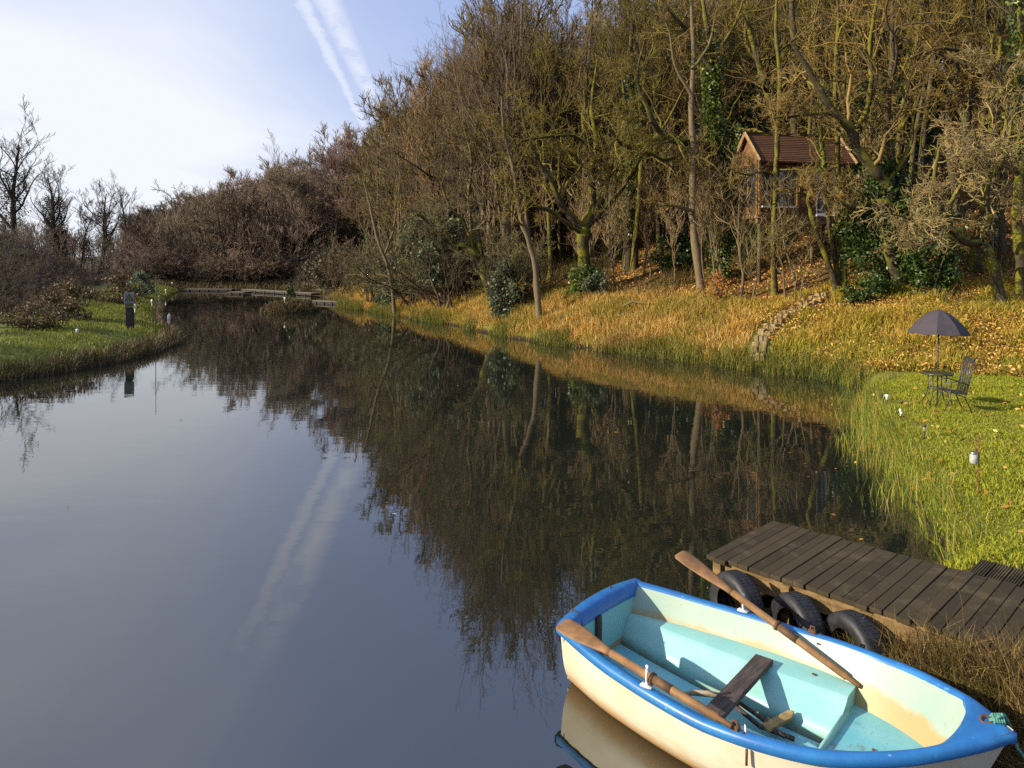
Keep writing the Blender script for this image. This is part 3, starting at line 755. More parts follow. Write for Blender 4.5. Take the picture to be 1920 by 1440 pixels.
# left bank thicket
n_l = 0; tries = 0
while n_l < 105 and tries < 6000:
    tries += 1
    y = rng.uniform(23, 88); px = rng.uniform(-120, 330); x = (px - 960) / F * y
    z, sp, sh = (v[0] for v in terrain(np.array([x]), np.array([y]), True))
    edge = np.interp(y, [22, 23.5, 31, 45.5, 60, 90], [-15.8, -16.1, -19.1, -25.4, -32.5, -47])
    if x > edge - 1.2 or not free(x, y, 1.7 if y < 50 else 2.3): continue
    lim = CAM_H + float(EL(px)) * y - z
    H = min(lim * rng.uniform(.85, 1.08), 12)
    H = min(H, .7 + .36 * (edge - x))
    if H < 1.3: continue
    taken.append((x, y)); n_l += 1
    put(random.choice(['shrub0', 'shrub1', 'shrub2']), x, y, H, jitcol(np.array(C_PURPLE) * .62), 'bare_bush', 'dark purple-brown bare bush added out of view on the left bank to shade the spit', 'bush', 'bare bushes of the left bank thicket', wide=1.2)

for x, y, H in ((-20.5, 13.5, 4.2), (-22, 15.5, 5), (-21.5, 18, 4.6), (-22.5, 20, 4.8), (-24, 17, 5.5)):  # extra bushes outside the view, added to cast shade on the near spit front
    put(f'shrub{int(abs(x)) % 3}', x, y, H, jitcol(np.array(C_PURPLE) * .62), 'bare_bush', 'dark purple-brown bare bush added out of view on the left bank to shade the spit', 'bush', 'bare bushes of the left bank thicket', wide=1.2)
wood_mass('valley_wood', 'dark distant wood closing the valley behind the left bank thicket', 190, (92, 190), (-90, 300), lambda x, y, sp, sh: sp > 6, .024, (.10, .075, .058), 12, 0, 80)

def tall(px, top, y, key, label, name, wide, ivy=0, base=None):
    x = (px - 960) / F * y; z = tz(x, y); H = CAM_H + (HZ - top) / F * y - z
    t = put(key, x, y, H, (.055, .042, .03), name, label, 'tree', wide=wide)
    if ivy:
        a, b, h = PROTO[key]
        n = 12; P = np.array([[a.vertices[i * 9].co[j] for j in range(3)] for i in range(n)])
        ivy_on(t, P, np.linspace(.5, .3, n), ivy * 2, .8, .10, .05, .8, M_IVYDARK)
    return t
tall(35, 232, 115, 'sky0', 'tallest bare tree on the left skyline with a broad rounded crown', 'skyline_tree', 1.5, 1500)
tall(118, 302, 105, 'sky1', 'dark ivy-covered tree on the left skyline just right of the tallest one', 'ivy_skyline_tree', 1.5, 4500)
tall(185, 332, 100, 'sky1', 'bare tree with a wispy crown third from left along the skyline', 'skyline_tree', 1.5, 1800)
tall(228, 348, 98, 'sky0', 'bare narrow tree fourth from left along the skyline with an ivied lower trunk', 'skyline_tree', 1.2, 1500)
tall(150, 372, 108, 'far0', 'low bare tree filling the gap between the ivied tree and the wispy tree', 'skyline_tree', 1.0)
tall(272, 392, 110, 'far1', 'low rounded bare tree at the right end of the left skyline', 'skyline_tree', 1.2)
tall(525, 283, 118, 'sky0', 'bare tree standing above the hilltop skyline beyond the pond', 'hilltop_tree', .9)
tall(338, 425, 88, 'far2', 'bare rounded tree on the far bank behind the lifebuoy', 'far_bank_tree', 1.1)

# ------------------------------------------------------------------ evergreens and other leafy bushes
def leafy(name, label, cat, x, y, rx, ry, h, n, size, mat, z0=.0, clumps=22, stems=5):
    root = thing(name, label, cat, (x, y, tz(x, y) - .05))
    C = []
    for i in range(clumps):
        a = rng.uniform(0, 2 * PI); q = math.sqrt(rng.random()); zz = rng.random()
        prof = math.sin(PI * min(1, .18 + .8 * zz)) ** .7
        C.append((math.cos(a) * q * rx * prof, math.sin(a) * q * ry * prof, z0 + zz * (h - z0)))
    C = np.array(C); m = n // clumps
    P = np.concatenate([c + rng.normal(size=(m, 3)) * np.array([rx, ry, h * .5]) * .17 for c in C])
    P = P[P[:, 2] > .02]
    leafcloud('foliage', P, size, mat, root)
    st = MB()
    for i in range(stems):
        c = C[i]; st.tube([(c[0] * .1, c[1] * .1, -.1), (c[0] * .5, c[1] * .5, c[2] * .5), tuple(c)], [.045, .03, .01], 6)
    st.build('stem', M_BARK, root, smooth=True)
    return root
def pl(px, y): return ((px - 960) / F * y, y)
leafy('holly_tree', 'glossy dark green holly filling the gap right of the cabin stems', 'holly', *pl(1660, 26.9), 1.5, 1.2, 4.4, 9000, .075, M_HOLLY, .6, 40)
leafy('holly_tree', 'smaller glossy holly bush between the leaning oak and the crooked oak', 'holly', *pl(1745, 25.6), 1.0, .9, 3.0, 5000, .07, M_HOLLY, .4, 26)
leafy('holly_tree', 'glossy holly high on the slope above the cabin and right of its roof', 'holly', *pl(1660, 34.5), 2.2, 1.6, 6.5, 8000, .1, M_HOLLY, 1.0, 40)
leafy('sallow_bush', 'rounded grey-green leafy bush left of the leaning pale trunk', 'bush', *pl(945, 36.6), .85, .8, 2.6, 5200, .075, M_GREYLEAF, .1, 24)
leafy('sallow_bush', 'wide grey-green leafy bush behind the bowing dark tree', 'bush', *pl(850, 45.0), 2.2, 1.4, 4.4, 8000, .1, M_GREYLEAF, .2, 36)
leafy('sallow_bush', 'grey-green leafy bush right beside the thin pale leaning trunk at the bank end', 'bush', *pl(722, 49.5), 1.0, .9, 2.8, 3600, .1, M_GREYLEAF, .1, 20)
leafy('sallow_bush', 'tall grey-green leafy thicket between the pale bank-end trunk and the bowing tree', 'bush', *pl(790, 48.5), 1.8, 1.2, 4.8, 6500, .1, M_GREYLEAF, .2, 30)
leafy('green_shrub', 'low green leafy shrub at the foot of the big mossy oak', 'shrub', *pl(1118, 34.3), .6, .5, 1.2, 2000, .06, M_GREYLEAF, .05, 14)
leafy('laurel_bush', 'dark evergreen bush low on the slope behind the tall straight trunk', 'bush', *pl(1268, 36.0), 1.4, 1.0, 1.8, 3500, .08, M_HOLLY, .1, 20)
leafy('laurel_bush', 'dark evergreen bush at the foot of the trunks right of the steps', 'bush', *pl(1640, 26.0), 1.0, .6, .9, 2500, .06, M_HOLLY, .05, 16)
leafy('yew_tree', 'upright dark yew standing deep in the wood above the ivy-clad oak', 'tree', *pl(1400, 41), 1.6, 1.4, 8.0, 6000, .11, M_HOLLY, 1.5, 36)
leafy('yew_tree', 'dark evergreen high on the slope at the upper right', 'tree', *pl(1730, 44), 2.4, 2.0, 9.0, 7000, .13, M_IVY, 2.0, 40)
leafy('ivy_thicket', 'tall ivy thicket between the dark trunk and the ivy-clad oak', 'ivy', *pl(1395, 36), .9, .8, 6.0, 4200, .09, M_IVY, .3, 34)
leafy('beech_sapling', 'small beech sapling holding orange dead leaves on the bank', 'sapling', *pl(1345, 29.6), .65, .5, 1.3, 480, .05, M_BEECHLEAF, .45, 16)
leafy('bramble_bush', 'reddish brown bramble mound on the left bank nearest the camera', 'bramble', *pl(130, 33), 1.3, 1.2, 1.6, 3000, .06, leaf_mat('bramble', [(0, (.05, .045, .02)), (.6, (.11, .08, .035)), (1, (.2, .11, .05))], .6), .05, 22)
leafy('bramble_bush', 'reddish brown bramble mound behind the warning sign', 'bramble', *pl(225, 47), 1.6, 1.4, 1.7, 2600, .07, MATS['bramble'], .05, 20)
leafy('bramble_bush', 'grey-green bramble mound beside the left path towards the far bank', 'bramble', *pl(258, 59), 1.4, 1.4, 1.8, 2200, .08, M_GREYLEAF, .05, 18)
leafy('bramble_bush', 'dark low bush at the left frame edge beside the grass bank', 'bramble', *pl(60, 28.5), 1.2, 1.0, 1.0, 2400, .05, MATS['bramble'], .05, 18)

# fallen and dead wood
def deadwood(label, pts, rad):
    m = MB(); m.tube(pts, rad, 7); o = m.build('fallen_branch', M_BARK_PALE, None, True); tag(o, label, 'branch'); return o
def gp(px, py, y, dz=0.0):
    x = (px - 960) / F * y; return (x, y, tz(x, y) + dz)
deadwood('pale fallen branch lying in the grass below the big mossy oak', [gp(1168, 0, 31.5, .25), gp(1185, 0, 31.4, .38), gp(1205, 0, 31.2, .3), gp(1222, 0, 31.0, .2)], [.05, .045, .035, .02])
deadwood('pale broken branch sticking up from the orange beech sapling', [gp(1338, 0, 30.2, .9), gp(1335, 0, 30.2, 1.25), gp(1345, 0, 30.0, .95), gp(1358, 0, 29.8, .9)], [.02, .05, .05, .03])
deadwood('thin pale stick standing upright beside the stone steps', [gp(1492, 0, 26.9, -.1), gp(1491, 0, 26.9, .8), gp(1495, 0, 26.9, 1.25)], [.03, .022, .012])

# ------------------------------------------------------------------ grass
def blades(name, x, y, h, wd, lean, mat, label, cat, ldir=None, dz=-.02, z=None, spread=.5):
    N = len(x); z = terrain(x, y) + dz if z is None else z
    b = np.stack([x, y, z], 1); a = rng.uniform(0, PI, N); side = np.stack([np.cos(a), np.sin(a), np.zeros(N)], 1) * (wd / 2)[:, None]
    la = rng.uniform(0, 2 * PI, N) if ldir is None else ldir + rng.normal(size=N) * spread
    Lv = np.stack([np.cos(la), np.sin(la), np.zeros(N)], 1) * (lean * h)[:, None]
    up = np.zeros((N, 3)); up[:, 2] = h
    mid = b + up * .6 + Lv * .35; tip = b + up * (1 - .35 * lean[:, None]) + Lv
    V = np.stack([b - side, b + side, mid - side * .8, mid + side * .8, tip], 1).reshape(-1, 3)
    o = np.arange(N)[:, None] * 5
    return stuff(mk(name, V, o + np.array([0, 1, 3, 2]), o + np.array([2, 3, 4]), mat), label, cat)
def scatter(n, xr, yr, cond, dens=None):
    xs = []; ys = []; c = 0
    while c < n:
        x = rng.uniform(*xr, 20000); y = rng.uniform(*yr, 20000)
        z, sp, sh = terrain(x, y, True)
        ok = cond(x, y, z, sp, sh) & (np.abs(x / np.maximum(y, .5)) < .76)
        x = x[ok]; y = y[ok]; xs.append(x); ys.append(y); c += len(x)
    return np.concatenate(xs)[:n], np.concatenate(ys)[:n]
def on_steps(x, y): 
    d = np.full(x.shape, 9.0)
    for (a, b) in STEP_PTS: d = np.minimum(d, np.hypot(x - a, y - b))
    return d < .47
STEP_PATH = np.array([(8.05, 24.45), (8.3, 25.0), (8.75, 25.6), (9.4, 26.05), (10.1, 26.5), (10.75, 26.95), (11.4, 27.4)])
_s = np.linspace(0, len(STEP_PATH) - 1, 14); STEP_PTS = [(np.interp(s, range(len(STEP_PATH)), STEP_PATH[:, 0]), np.interp(s, range(len(STEP_PATH)), STEP_PATH[:, 1])) for s in _s]

# tussocks of long pale grass on the right bank
cx, cy = scatter(4300, (-17, 13), (21, 64), lambda x, y, z, sp, sh: (sp > .05) & (sh > -.1) & (sh < 4.6) & (x < 8.6))
m = 30
x = np.repeat(cx, m) + rng.normal(size=len(cx) * m) * .17; y = np.repeat(cy, m) + rng.normal(size=len(cx) * m) * .17
ok = ~on_steps(x, y) & (terrain(x, y) > -.05) & (terrain(x, y, True)[2] > -.3); x = x[ok]; y = y[ok]
ch = np.repeat(rng.uniform(.2, .6, len(cx)), m)[ok]
ld = np.arctan2(y - np.repeat(cy, m)[ok], x - np.repeat(cx, m)[ok])
blades('bank_grass', x, y, ch * rng.uniform(.6, 1.15, len(x)), np.full(len(x), .022), rng.uniform(.15, .75, len(x)), M_G_GOLD, 'long golden tussock grass covering the right bank of the pond', 'grass', ld)
# mound by the lawn
x, y = scatter(42000, (8.5, 20), (18.5, 28.5), lambda x, y, z, sp, sh: (sp > .1) & (sh > -.4) & (sh < 6.3))
ok = ~on_steps(x, y); x = x[ok]; y = y[ok]
blades('mound_grass', x, y, rng.uniform(.12, .42, len(x)) * (1 + 1.2 * np.clip(vn(x * 1.2, y * 1.2) * 2, -.3, 1)), np.full(len(x), .02), rng.uniform(.2, .9, len(x)), M_G_MOUND, 'rough green and straw coloured grass on the mound behind the lawn', 'grass')
# lawn
def deck(x, y):
    a = (x - 2.04) * .70 - (y - 7.83) * .72; b = (x - 2.04) * .72 + (y - 7.83) * .70
    return (b < 1.52) | ((b < 2.05) & (a > 1.95))
x, y = scatter(95000, (4.0, 15), (5.5, 20.5), lambda x, y, z, sp, sh: (sp > .05) & (sh < .4) & ~deck(x, y) & (vn(x * .9, y * .9) + .3 * vn(x * 4, y * 4) < .5))
blades('lawn_grass', x, y, rng.uniform(.035, .10, len(x)) * (1.0 + np.clip(vn(x * 1.7, y * 1.7), -.3, .5)), np.full(len(x), .012), rng.uniform(.2, .9, len(x)), M_G_LAWN, 'short bright green lawn grass around the bistro table', 'grass')
# lawn edge tufts and reeds
x, y = scatter(3200, (4.8, 11), (8.6, 20.5), lambda x, y, z, sp, sh: (sp > -.1) & (sp < .5) & (sh < .0))
blades('edge_grass', x, y, rng.uniform(.12, .42, len(x)), np.full(len(x), .010), rng.uniform(.2, .8, len(x)), M_G_REED, 'long yellow-green grass hanging over the lawn edge at the water', 'grass', ldir=PI, spread=1.3)
x, y = scatter(1200, (4.6, 11), (8.9, 23), lambda x, y, z, sp, sh: (sp > -.75) & (sp < .1) & (vn(x * .9, y * .9) > .02))
blades('reeds', x, y, rng.uniform(.3, .8, len(x)), np.full(len(x), .009), rng.uniform(.05, .35, len(x)), M_G_REED, 'thin green and straw coloured reeds standing in the shallow water', 'reeds')
# water edge of the right bank: greener rushes
x, y = scatter(9000, (-17, 11), (21, 62), lambda x, y, z, sp, sh: (sp > -.45) & (sp < .25) & (sh > -1.2) & (vn(x * .6, y * .6) > -.1))
blades('bank_rushes', x, y, rng.uniform(.35, .8, len(x)), np.full(len(x), .018), rng.uniform(.1, .5, len(x)), grass_mat('rush', [(0, (.05, .07, .01)), (.6, (.13, .15, .02)), (1, (.3, .22, .06))]), 'dark green rushes along the water edge of the right bank', 'rushes')
# dry grass beside the boat and under the jetty front
def dryc(x, y, z, sp, sh): 
    return (sp > -.25) & (y < 7.6) & (y > 3.6) & (x < 6.5)
x, y = scatter(34000, (2.8, 6.5), (3.6, 7.6), dryc)
dd = (x - 2.04) * .72 + (y - 7.82) * .70
ok = dd < -.08; x = x[ok]; y = y[ok]
blades('dry_grass', x, y, rng.uniform(.15, .6, len(x)), np.full(len(x), .0075), rng.uniform(.2, .9, len(x)), M_G_DRY, 'tangled brown dry grass between the boat bow and the jetty', 'grass')
x, y = scatter(420, (2.9, 4.8), (4.4, 7.2), dryc)
dd = (x - 2.04) * .72 + (y - 7.82) * .70
ok = (dd < -.05) & (dd > -.7); x = x[ok]; y = y[ok]
blades('tall_stalks', x, y, rng.uniform(.6, 1.0, len(x)), np.full(len(x), .006), rng.uniform(.1, .5, len(x)), M_G_DRY, 'sparse tall grass stalks rising in front of the jetty deck', 'grass')
# left spit and path
x, y = scatter(60000, (-45, -12), (19, 84), lambda x, y, z, sp, sh: (sp > .03) & (sp < 5.0) & (x > np.interp(y, [22, 23.5, 31, 45.5, 60, 90], [-16.6, -16.9, -20, -26, -33, -47])))
blades('spit_grass', x, y, rng.uniform(.06, .2, len(x)) * (1 + .9 * np.clip(vn(x, y), -.3, .5)), np.full(len(x), .022), rng.uniform(.2, .9, len(x)), M_G_SPIT, 'green turf covering the left bank spit', 'grass')
x, y = scatter(7000, (-34, -12), (19, 60), lambda x, y, z, sp, sh: (sp > -.2) & (sp < np.where(y < 34, .6, .15)))
blades('spit_edge_grass', x, y, rng.uniform(.2, .6, len(x)), np.full(len(x), .02), rng.uniform(.2, .9, len(x)), M_G_FAR, 'brown sedge along the water edge of the left spit', 'sedge')
x, y = scatter(9000, (-50, -12), (56, 95), lambda x, y, z, sp, sh: (sp > -.2) & (sp < 3.0) & ((y > 82) | (x > -20)))
blades('far_bank_grass', x, y, rng.uniform(.2, .8, len(x)), np.full(len(x), .05), rng.uniform(.2, .8, len(x)), M_G_FAR, 'brown grass along the far bank', 'grass')
x, y = scatter(3500, (-17.2, -12.8), (48.6, 52), lambda x, y, z, sp, sh: (sp > -.15) & (sdf(ISLET, x, y) > -.2))
blades('islet_grass', x, y, rng.uniform(.2, .75, len(x)), np.full(len(x), .03), rng.uniform(.2, .9, len(x)), M_G_FAR, 'brown and green grass tuft covering the small islet', 'grass')
# a flattened clump of pale straw at the water's edge, and specks of leaf on the water
x0, y0 = pl(1128, 29.0)
nb = 2600; x = x0 + rng.normal(size=nb) * .75 - .1; y = y0 + rng.normal(size=nb) * .3; x, y = x + .5 * (y - y0), y - .55 * (x - x0) + .1
ok = terrain(x, y) > -.08; x = x[ok]; y = y[ok]
blades('straw_clump', x, y, rng.uniform(.25, .6, len(x)), np.full(len(x), .02), rng.uniform(.5, 1.1, len(x)), grass_mat('straw', [(0, (.4, .22, .07)), (.5, (.66, .42, .15)), (1, (.8, .6, .3))]), 'pale orange flattened straw clump at the water edge below the big oak', 'grass', ldir=-2.2, spread=.7)
xx = rng.uniform(-8, 9, 4000); yy = rng.uniform(6, 34, 4000); sp_w = terrain(xx, yy, True)[1]
ok = (sp_w < -.15) & (rng.random(4000) < np.where(sp_w > -1.6, .22, .006)); xx = xx[ok]; yy = yy[ok]
stuff(leafcloud('floating_leaves', np.stack([xx, yy, np.full(len(xx), .012)], 1), .032, M_FALLEN, None, 12.0), 'small dead leaves floating on the pond near the banks', 'leaves')
# fallen leaves on slope and mound
x, y = scatter(42000, (-6, 24), (19, 48), lambda x, y, z, sp, sh: (sh > 2.6) & (sh < 22) & ((sh > 4.0) | (x > 8)))
leafset = stuff(leafcloud('fallen_leaves', np.stack([x, y, terrain(x, y) + .03], 1), .058, M_FALLEN, None, 1.2), 'orange-brown fallen leaves carpeting the wooded slope', 'leaves')
x, y = scatter(14000, (8.5, 20), (15, 27), lambda x, y, z, sp, sh: (sp > .2) & (sh > -.6) & (vn(x * .5 + 3, y * .5) > -.2))
stuff(leafcloud('mound_leaves', np.stack([x, y, terrain(x, y) + rng.uniform(.05, .32, len(x))], 1), .042, M_FALLEN, None, 1.0), 'orange fallen leaves caught in the grass of the mound', 'leaves')
x, y = scatter(260, (5.2, 14), (8.4, 19), lambda x, y, z, sp, sh: (sp > .2) & (sh < .5))
stuff(leafcloud('lawn_leaves', np.stack([x, y, terrain(x, y) + .06], 1), .045, M_FALLEN, None, 1.5), 'scattered orange leaves on the lawn', 'leaves')
# dead bracken and bramble tangle at the wood's foot
x, y = scatter(9000, (-8, 22), (24, 50), lambda x, y, z, sp, sh: (sh > 3.6) & (sh < 12) & (vn(x * .5, y * .5 + 9) > .05) & ~((x > 9.2) & (x < 14) & (y < 33)))
blades('undergrowth', x, y, rng.uniform(.3, 1.1, len(x)), np.full(len(x), .02), rng.uniform(.2, 1.0, len(x)), M_G_DRY, 'brown bramble and dead bracken undergrowth at the foot of the wood', 'undergrowth')

# ------------------------------------------------------------------ stone steps
M_STONE = simple('step_stone', (.30, .22, .10), (.13, .10, .05), 5, .85, .2, 0, .5)
st = thing('stone_steps', 'flight of rough yellow stone steps climbing the bank to the cabin', 'steps', (STEP_PTS[0][0], STEP_PTS[0][1], 0))
for i, (a, b) in enumerate(STEP_PTS):
    j = min(i + 1, len(STEP_PTS) - 1); k = max(i - 1, 0)
    ang = math.atan2(STEP_PTS[j][1] - STEP_PTS[k][1], STEP_PTS[j][0] - STEP_PTS[k][0]); z = tz(a, b)
    m = MB(); n = 2 if i % 3 else 3
    for q in range(n):
        off = (q - (n - 1) / 2) * .5 / n; wv_ = .48 / n * rng.uniform(.85, 1.0)
        rz = Matrix.Rotation(ang + rng.normal() * .08, 3, 'Z') @ Matrix.Rotation(rng.normal() * .05, 3, 'X')
        m.box((a - STEP_PTS[0][0] - math.sin(ang) * off, b - STEP_PTS[0][1] + math.cos(ang) * off, z + .03 + rng.normal() * .02), (.34, wv_, .26), rz, .92)
    m.build('step', M_STONE, st, bevel=.025)

# ------------------------------------------------------------------ cabin on stilts
def plank_mat(name, c1, c2, axis_, pitch, rough=.75):
    b = NB(name); co = b.coord(); X = b.xyz(co)
    u = b.math('DIVIDE', X[axis_], pitch); fl = b.math('FLOOR', u); fr = b.math('SUBTRACT', u, fl)
    wnz = b.n('ShaderNodeTexWhiteNoise', noise_dimensions='1D'); b.L(fl, wnz.inputs['W'])
    st_ = [2, 2, 2]; st_[axis_] = 25
    gr = b.noise(4, 5, .6, b.scale(co, tuple(st_)))
    col = b.mix(b.math('ADD', b.math('MULTIPLY', wnz.outputs[0], .6), b.math('MULTIPLY', gr, .4)), c1, c2)
    blot = b.noise(3.5, 6, .7, co)
    col = b.mix(b.math('MULTIPLY', b.step(blot, .5, .72), .55), col, tuple(x * 1.9 + .01 for x in c2) if name == 'deck_plank' else tuple(x * .5 for x in c1))
    b.bump(fr, .5, .03)
    return b.done(col, rough, .25)
M_CLAD = plank_mat('cladding', (.115, .056, .027), (.21, .105, .043), 2, .14)
M_SHINGLE = plank_mat('shingles', (.07, .036, .02), (.15, .07, .034), 2, .075)
M_TRIM = simple('cabin_trim', (.26, .16, .07), (.17, .10, .045), 8)
M_REDW = simple('cabin_red', (.16, .03, .02), (.1, .02, .015), 5)
M_WHITE = simple('white_paint', (.72, .74, .75), (.6, .61, .6), 6, .4, .4)
M_DARKW = simple('dark_wood', (.05, .032, .02), (.1, .065, .035), 6, .7, .25, 0, .2, stretch=(1, 1, 6))
g = NB('glass'); M_GLASS = g.done((.03, .04, .045), .04, .9)
cab = thing('wooden_cabin', 'small timber cabin on stilts among the trees with a shingled gable roof', 'cabin', (CAB0[0], CAB0[1], 0), R_(13))
FZ = 5.42; EZ = 7.9; RZ_ = 8.88
wl_ = MB()
# floor deck and beams
fb = MB(); fb.box((CL / 2, CD / 2, FZ - .06), (CL + .1, CD + .1, .16)); fb.box((CL / 2, .12, FZ - .24), (CL, .14, .2)); fb.box((CL / 2, CD - .12, FZ - .24), (CL, .14, .2))
fb.build('floor_deck', M_TRIM, cab)
# walls (front wall pierced by openings): built as piers and panels between the windows
def wallpiece(x0, x1, z0, z1, y=0.0, t=.12): wl_.box(((x0 + x1) / 2, y + t / 2, (z0 + z1) / 2), (x1 - x0, t, z1 - z0))
W1 = (.16, 1.75, FZ + .38, EZ - .62); W2 = (2.72, 3.22, FZ + .05, EZ - .25); W3 = (3.55, 3.9, FZ + .05, EZ - .3)
ops = [W1, W2, W3]; xs = 0.0
for (a, b, z0, z1) in ops:
    wallpiece(xs, a, FZ, EZ); wallpiece(a, b, FZ, z0); wallpiece(a, b, z1, EZ); xs = b
wallpiece(xs, CL, FZ, EZ)
wl_.box((CL - .06, CD / 2 + .06, (FZ + EZ) / 2), (.12, CD - .24, EZ - FZ)); wl_.box((CL / 2, CD - .06, (FZ + EZ) / 2), (CL, .12, EZ - FZ))
# left side: low panel, glazed above, with gable triangle on top
wl_.box((.06, CD / 2 + .06, FZ + .19), (.12, CD - .24, .38)); wl_.box((.06, CD / 2 + .06, EZ - .2), (.12, CD - .24, .4))
for gx_ in (.05, CL - .05):
    wl_.add([(gx_ - .05, 0, EZ), (gx_ - .05, CD, EZ), (gx_ - .05, CD / 2, RZ_ - .12), (gx_ + .05, 0, EZ), (gx_ + .05, CD, EZ), (gx_ + .05, CD / 2, RZ_ - .12)], [(0, 2, 1), (3, 4, 5), (0, 1, 4, 3), (1, 2, 5, 4), (2, 0, 3, 5)])
wl_.build('wall', M_CLAD, cab)
# red boards over the bay window, cream frieze above them
m = MB(); m.box((.95, -.02, EZ - .30), (1.7, .04, .42)); m.build('red_board', M_REDW, cab)
m = MB(); m.box((1.0, -.03, EZ - .04), (1.9, .06, .2)); m.box((3.6, -.03, EZ - .06), (3.3, .06, .16)); m.build('eaves_board', M_TRIM, cab)
for (a, b, z0, z1), nm, mull in ((W1, 'bay_window', 3), (W2, 'door_window', 0), (W3, 'side_window', 0)):
    fr = MB(); t = .05
    fr.box(((a + b) / 2, .03, z0 + t / 2), (b - a, .1, t)); fr.box(((a + b) / 2, .03, z1 - t / 2), (b - a, .1, t))
    for q in range(mull + 2):
        xx = a + t / 2 + (b - a - t) * q / (mull + 1); fr.box((xx, .03, (z0 + z1) / 2), (t, .095, z1 - z0 - 2 * t))
    fo = fr.build(nm, M_TRIM if mull else M_WHITE, cab)
    gp_ = MB(); gp_.box(((a + b) / 2, .06, (z0 + z1) / 2), (b - a - .02, .02, z1 - z0 - .02)); gp_.build('pane', M_GLASS, fo)
    sl_ = MB(); sl_.box(((a + b) / 2, -.06, z0 - .04), (b - a + .08, .14, .07)); sl_.build('sill', M_WHITE, fo)
m = MB(); m.box((.05, CD / 2, (FZ + EZ) / 2), (.02, CD - .5, EZ - FZ - .8)); so_ = m.build('side_pane', M_GLASS, cab)
m = MB()
for yy in (.06, CD / 2, CD - .06):
    m = MB(); m.box((-.01, yy, (FZ + EZ) / 2), (.09, .09, EZ - FZ)); m.build('corner_post', M_TRIM, cab)
for xx in (0.05, 1.82):
    m = MB(); m.box((xx, -.03, (FZ + EZ) / 2 - .1), (.1, .08, EZ - FZ - .2)); m.build('corner_post', M_TRIM, cab)

# roof: two stepped shingle slopes
def roof(name, y_out, side):
    m = MB(); n = 15; ov = .17
    for i in range(n):
        f0 = i / n; f1 = (i + 1) / n + .02
        def p(f, lift): 
            yv = (-.42 + f * (CD / 2 + .42)) if side == 0 else (CD + .42 - f * (CD / 2 + .42)); return yv, (EZ - .32) + f * (RZ_ - EZ + .32) + lift
        ya, za = p(f0, .05); yb, zb_ = p(min(f1, 1), .012)
        m.add([(-ov, ya, za), (CL + ov, ya, za), (CL + ov, yb, zb_), (-ov, yb, zb_), (-ov, ya, za - .06), (CL + ov, ya, za - .06), (CL + ov, yb, zb_ - .05), (-ov, yb, zb_ - .05)],
              [(0, 1, 2, 3), (7, 6, 5, 4), (0, 4, 5, 1), (1, 5, 6, 2), (2, 6, 7, 3), (3, 7, 4, 0)] if side == 0 else [(3, 2, 1, 0), (4, 5, 6, 7), (1, 5, 4, 0), (2, 6, 5, 1), (3, 7, 6, 2), (0, 4, 7, 3)])
    return m.build(name, M_SHINGLE, cab)
roof('roof', 0, 0); roof('rear_roof', 0, 1)
m = MB()
for xx in (-.2, CL + .2):
    for sgn in (0, 1):
        y0 = -.46 if sgn == 0 else CD + .46
        m = MB(); m.tube([(xx, y0, EZ - .30), (xx, CD / 2, RZ_ + .05)], [(.03, .09)] * 2, 4, True, (1, 0, 0)); m.build('bargeboard', M_TRIM, cab)
m = MB(); m.box((CL / 2, CD / 2, RZ_ + .07), (CL + .4, .14, .07)); m.build('ridge_cap', M_SHINGLE, cab)
for (xx, yy) in ((.12, .12), (2.6, .12), (CL - .15, .12), (.12, CD - .15), (CL - .15, CD - .15)):
    wx, wy = CAB0 + CE1 * xx + CE2 * yy; gz_ = tz(wx, wy)
    m = MB(); m.tube([(xx, yy, gz_ - .3), (xx, yy, FZ - .2)], [.085, .075], 8); m.build('stilt', M_BARK_PALE, cab, True)
# dirt path mound climbing to the cabin door
STX = np.array([(11.4, 27.4), (12.2, 28.4), (12.7, 29.6), (12.9, 31.0)])
pv = []; pq = []
for i in range(25):
    f = i / 24 * (len(STX) - 1); a = np.interp(f, range(len(STX)), STX[:, 0]); b = np.interp(f, range(len(STX)), STX[:, 1])
    for k in range(7):
        o = (k - 3) / 3 * (.62 + .1 * math.sin(i * 1.7 + k)); xx, yy = a + o * .85, b - o * .45; pv.append((xx, yy, tz(xx, yy) + .045 - .03 * abs(k - 3) / 3))
for i in range(24):
    for k in range(6): pq.append((i * 7 + k, i * 7 + k + 1, i * 7 + k + 8, i * 7 + k + 7))
struct(mk('dirt_path', pv, pq, None, simple('path_soil', (.1, .055, .025), (.2, .12, .05), 5, .95, .1, 0, .6), smooth=True))

# ------------------------------------------------------------------ jetty
JO = Vector((2.04, 7.83, 0)); JA = math.atan2(-.72, .70)          # front left corner, running towards the camera's right
DZ = .5
jet = thing('wooden_jetty', 'weathered dark plank jetty beside the rowing boat', 'jetty', JO, JA)
M_DECK = plank_mat('deck_plank', (.024, .018, .009), (.052, .039, .02), 0, .117, .85)
M_FASCIA = simple('jetty_timber', (.22, .14, .06), (.12, .08, .035), 5, .8, .2, 0, .3, stretch=(1, 4, 4))
NP = 44
for i in range(NP):
    m = MB(); x0 = i * .117; m.box((x0 + .0535, .735 + rng.normal() * .012, DZ - .022 + rng.normal() * .0025), (.111 + rng.uniform(-.005, .001), 1.47 + rng.uniform(-.03, .03), .044), Matrix.Rotation(rng.normal() * .004, 3, 'Z') @ Matrix.Rotation(rng.normal() * .012, 3, 'Y'))
    m.build('plank', M_DECK, jet, bevel=.004)
m = MB(); m.box((2.55, .07, DZ - .14), (5.0, .05, .17)); m.box((2.55, 1.40, DZ - .14), (5.0, .05, .17)); m.box((.06, .735, DZ - .14), (.05, 1.28, .17)); m.build('fascia', M_FASCIA, jet)
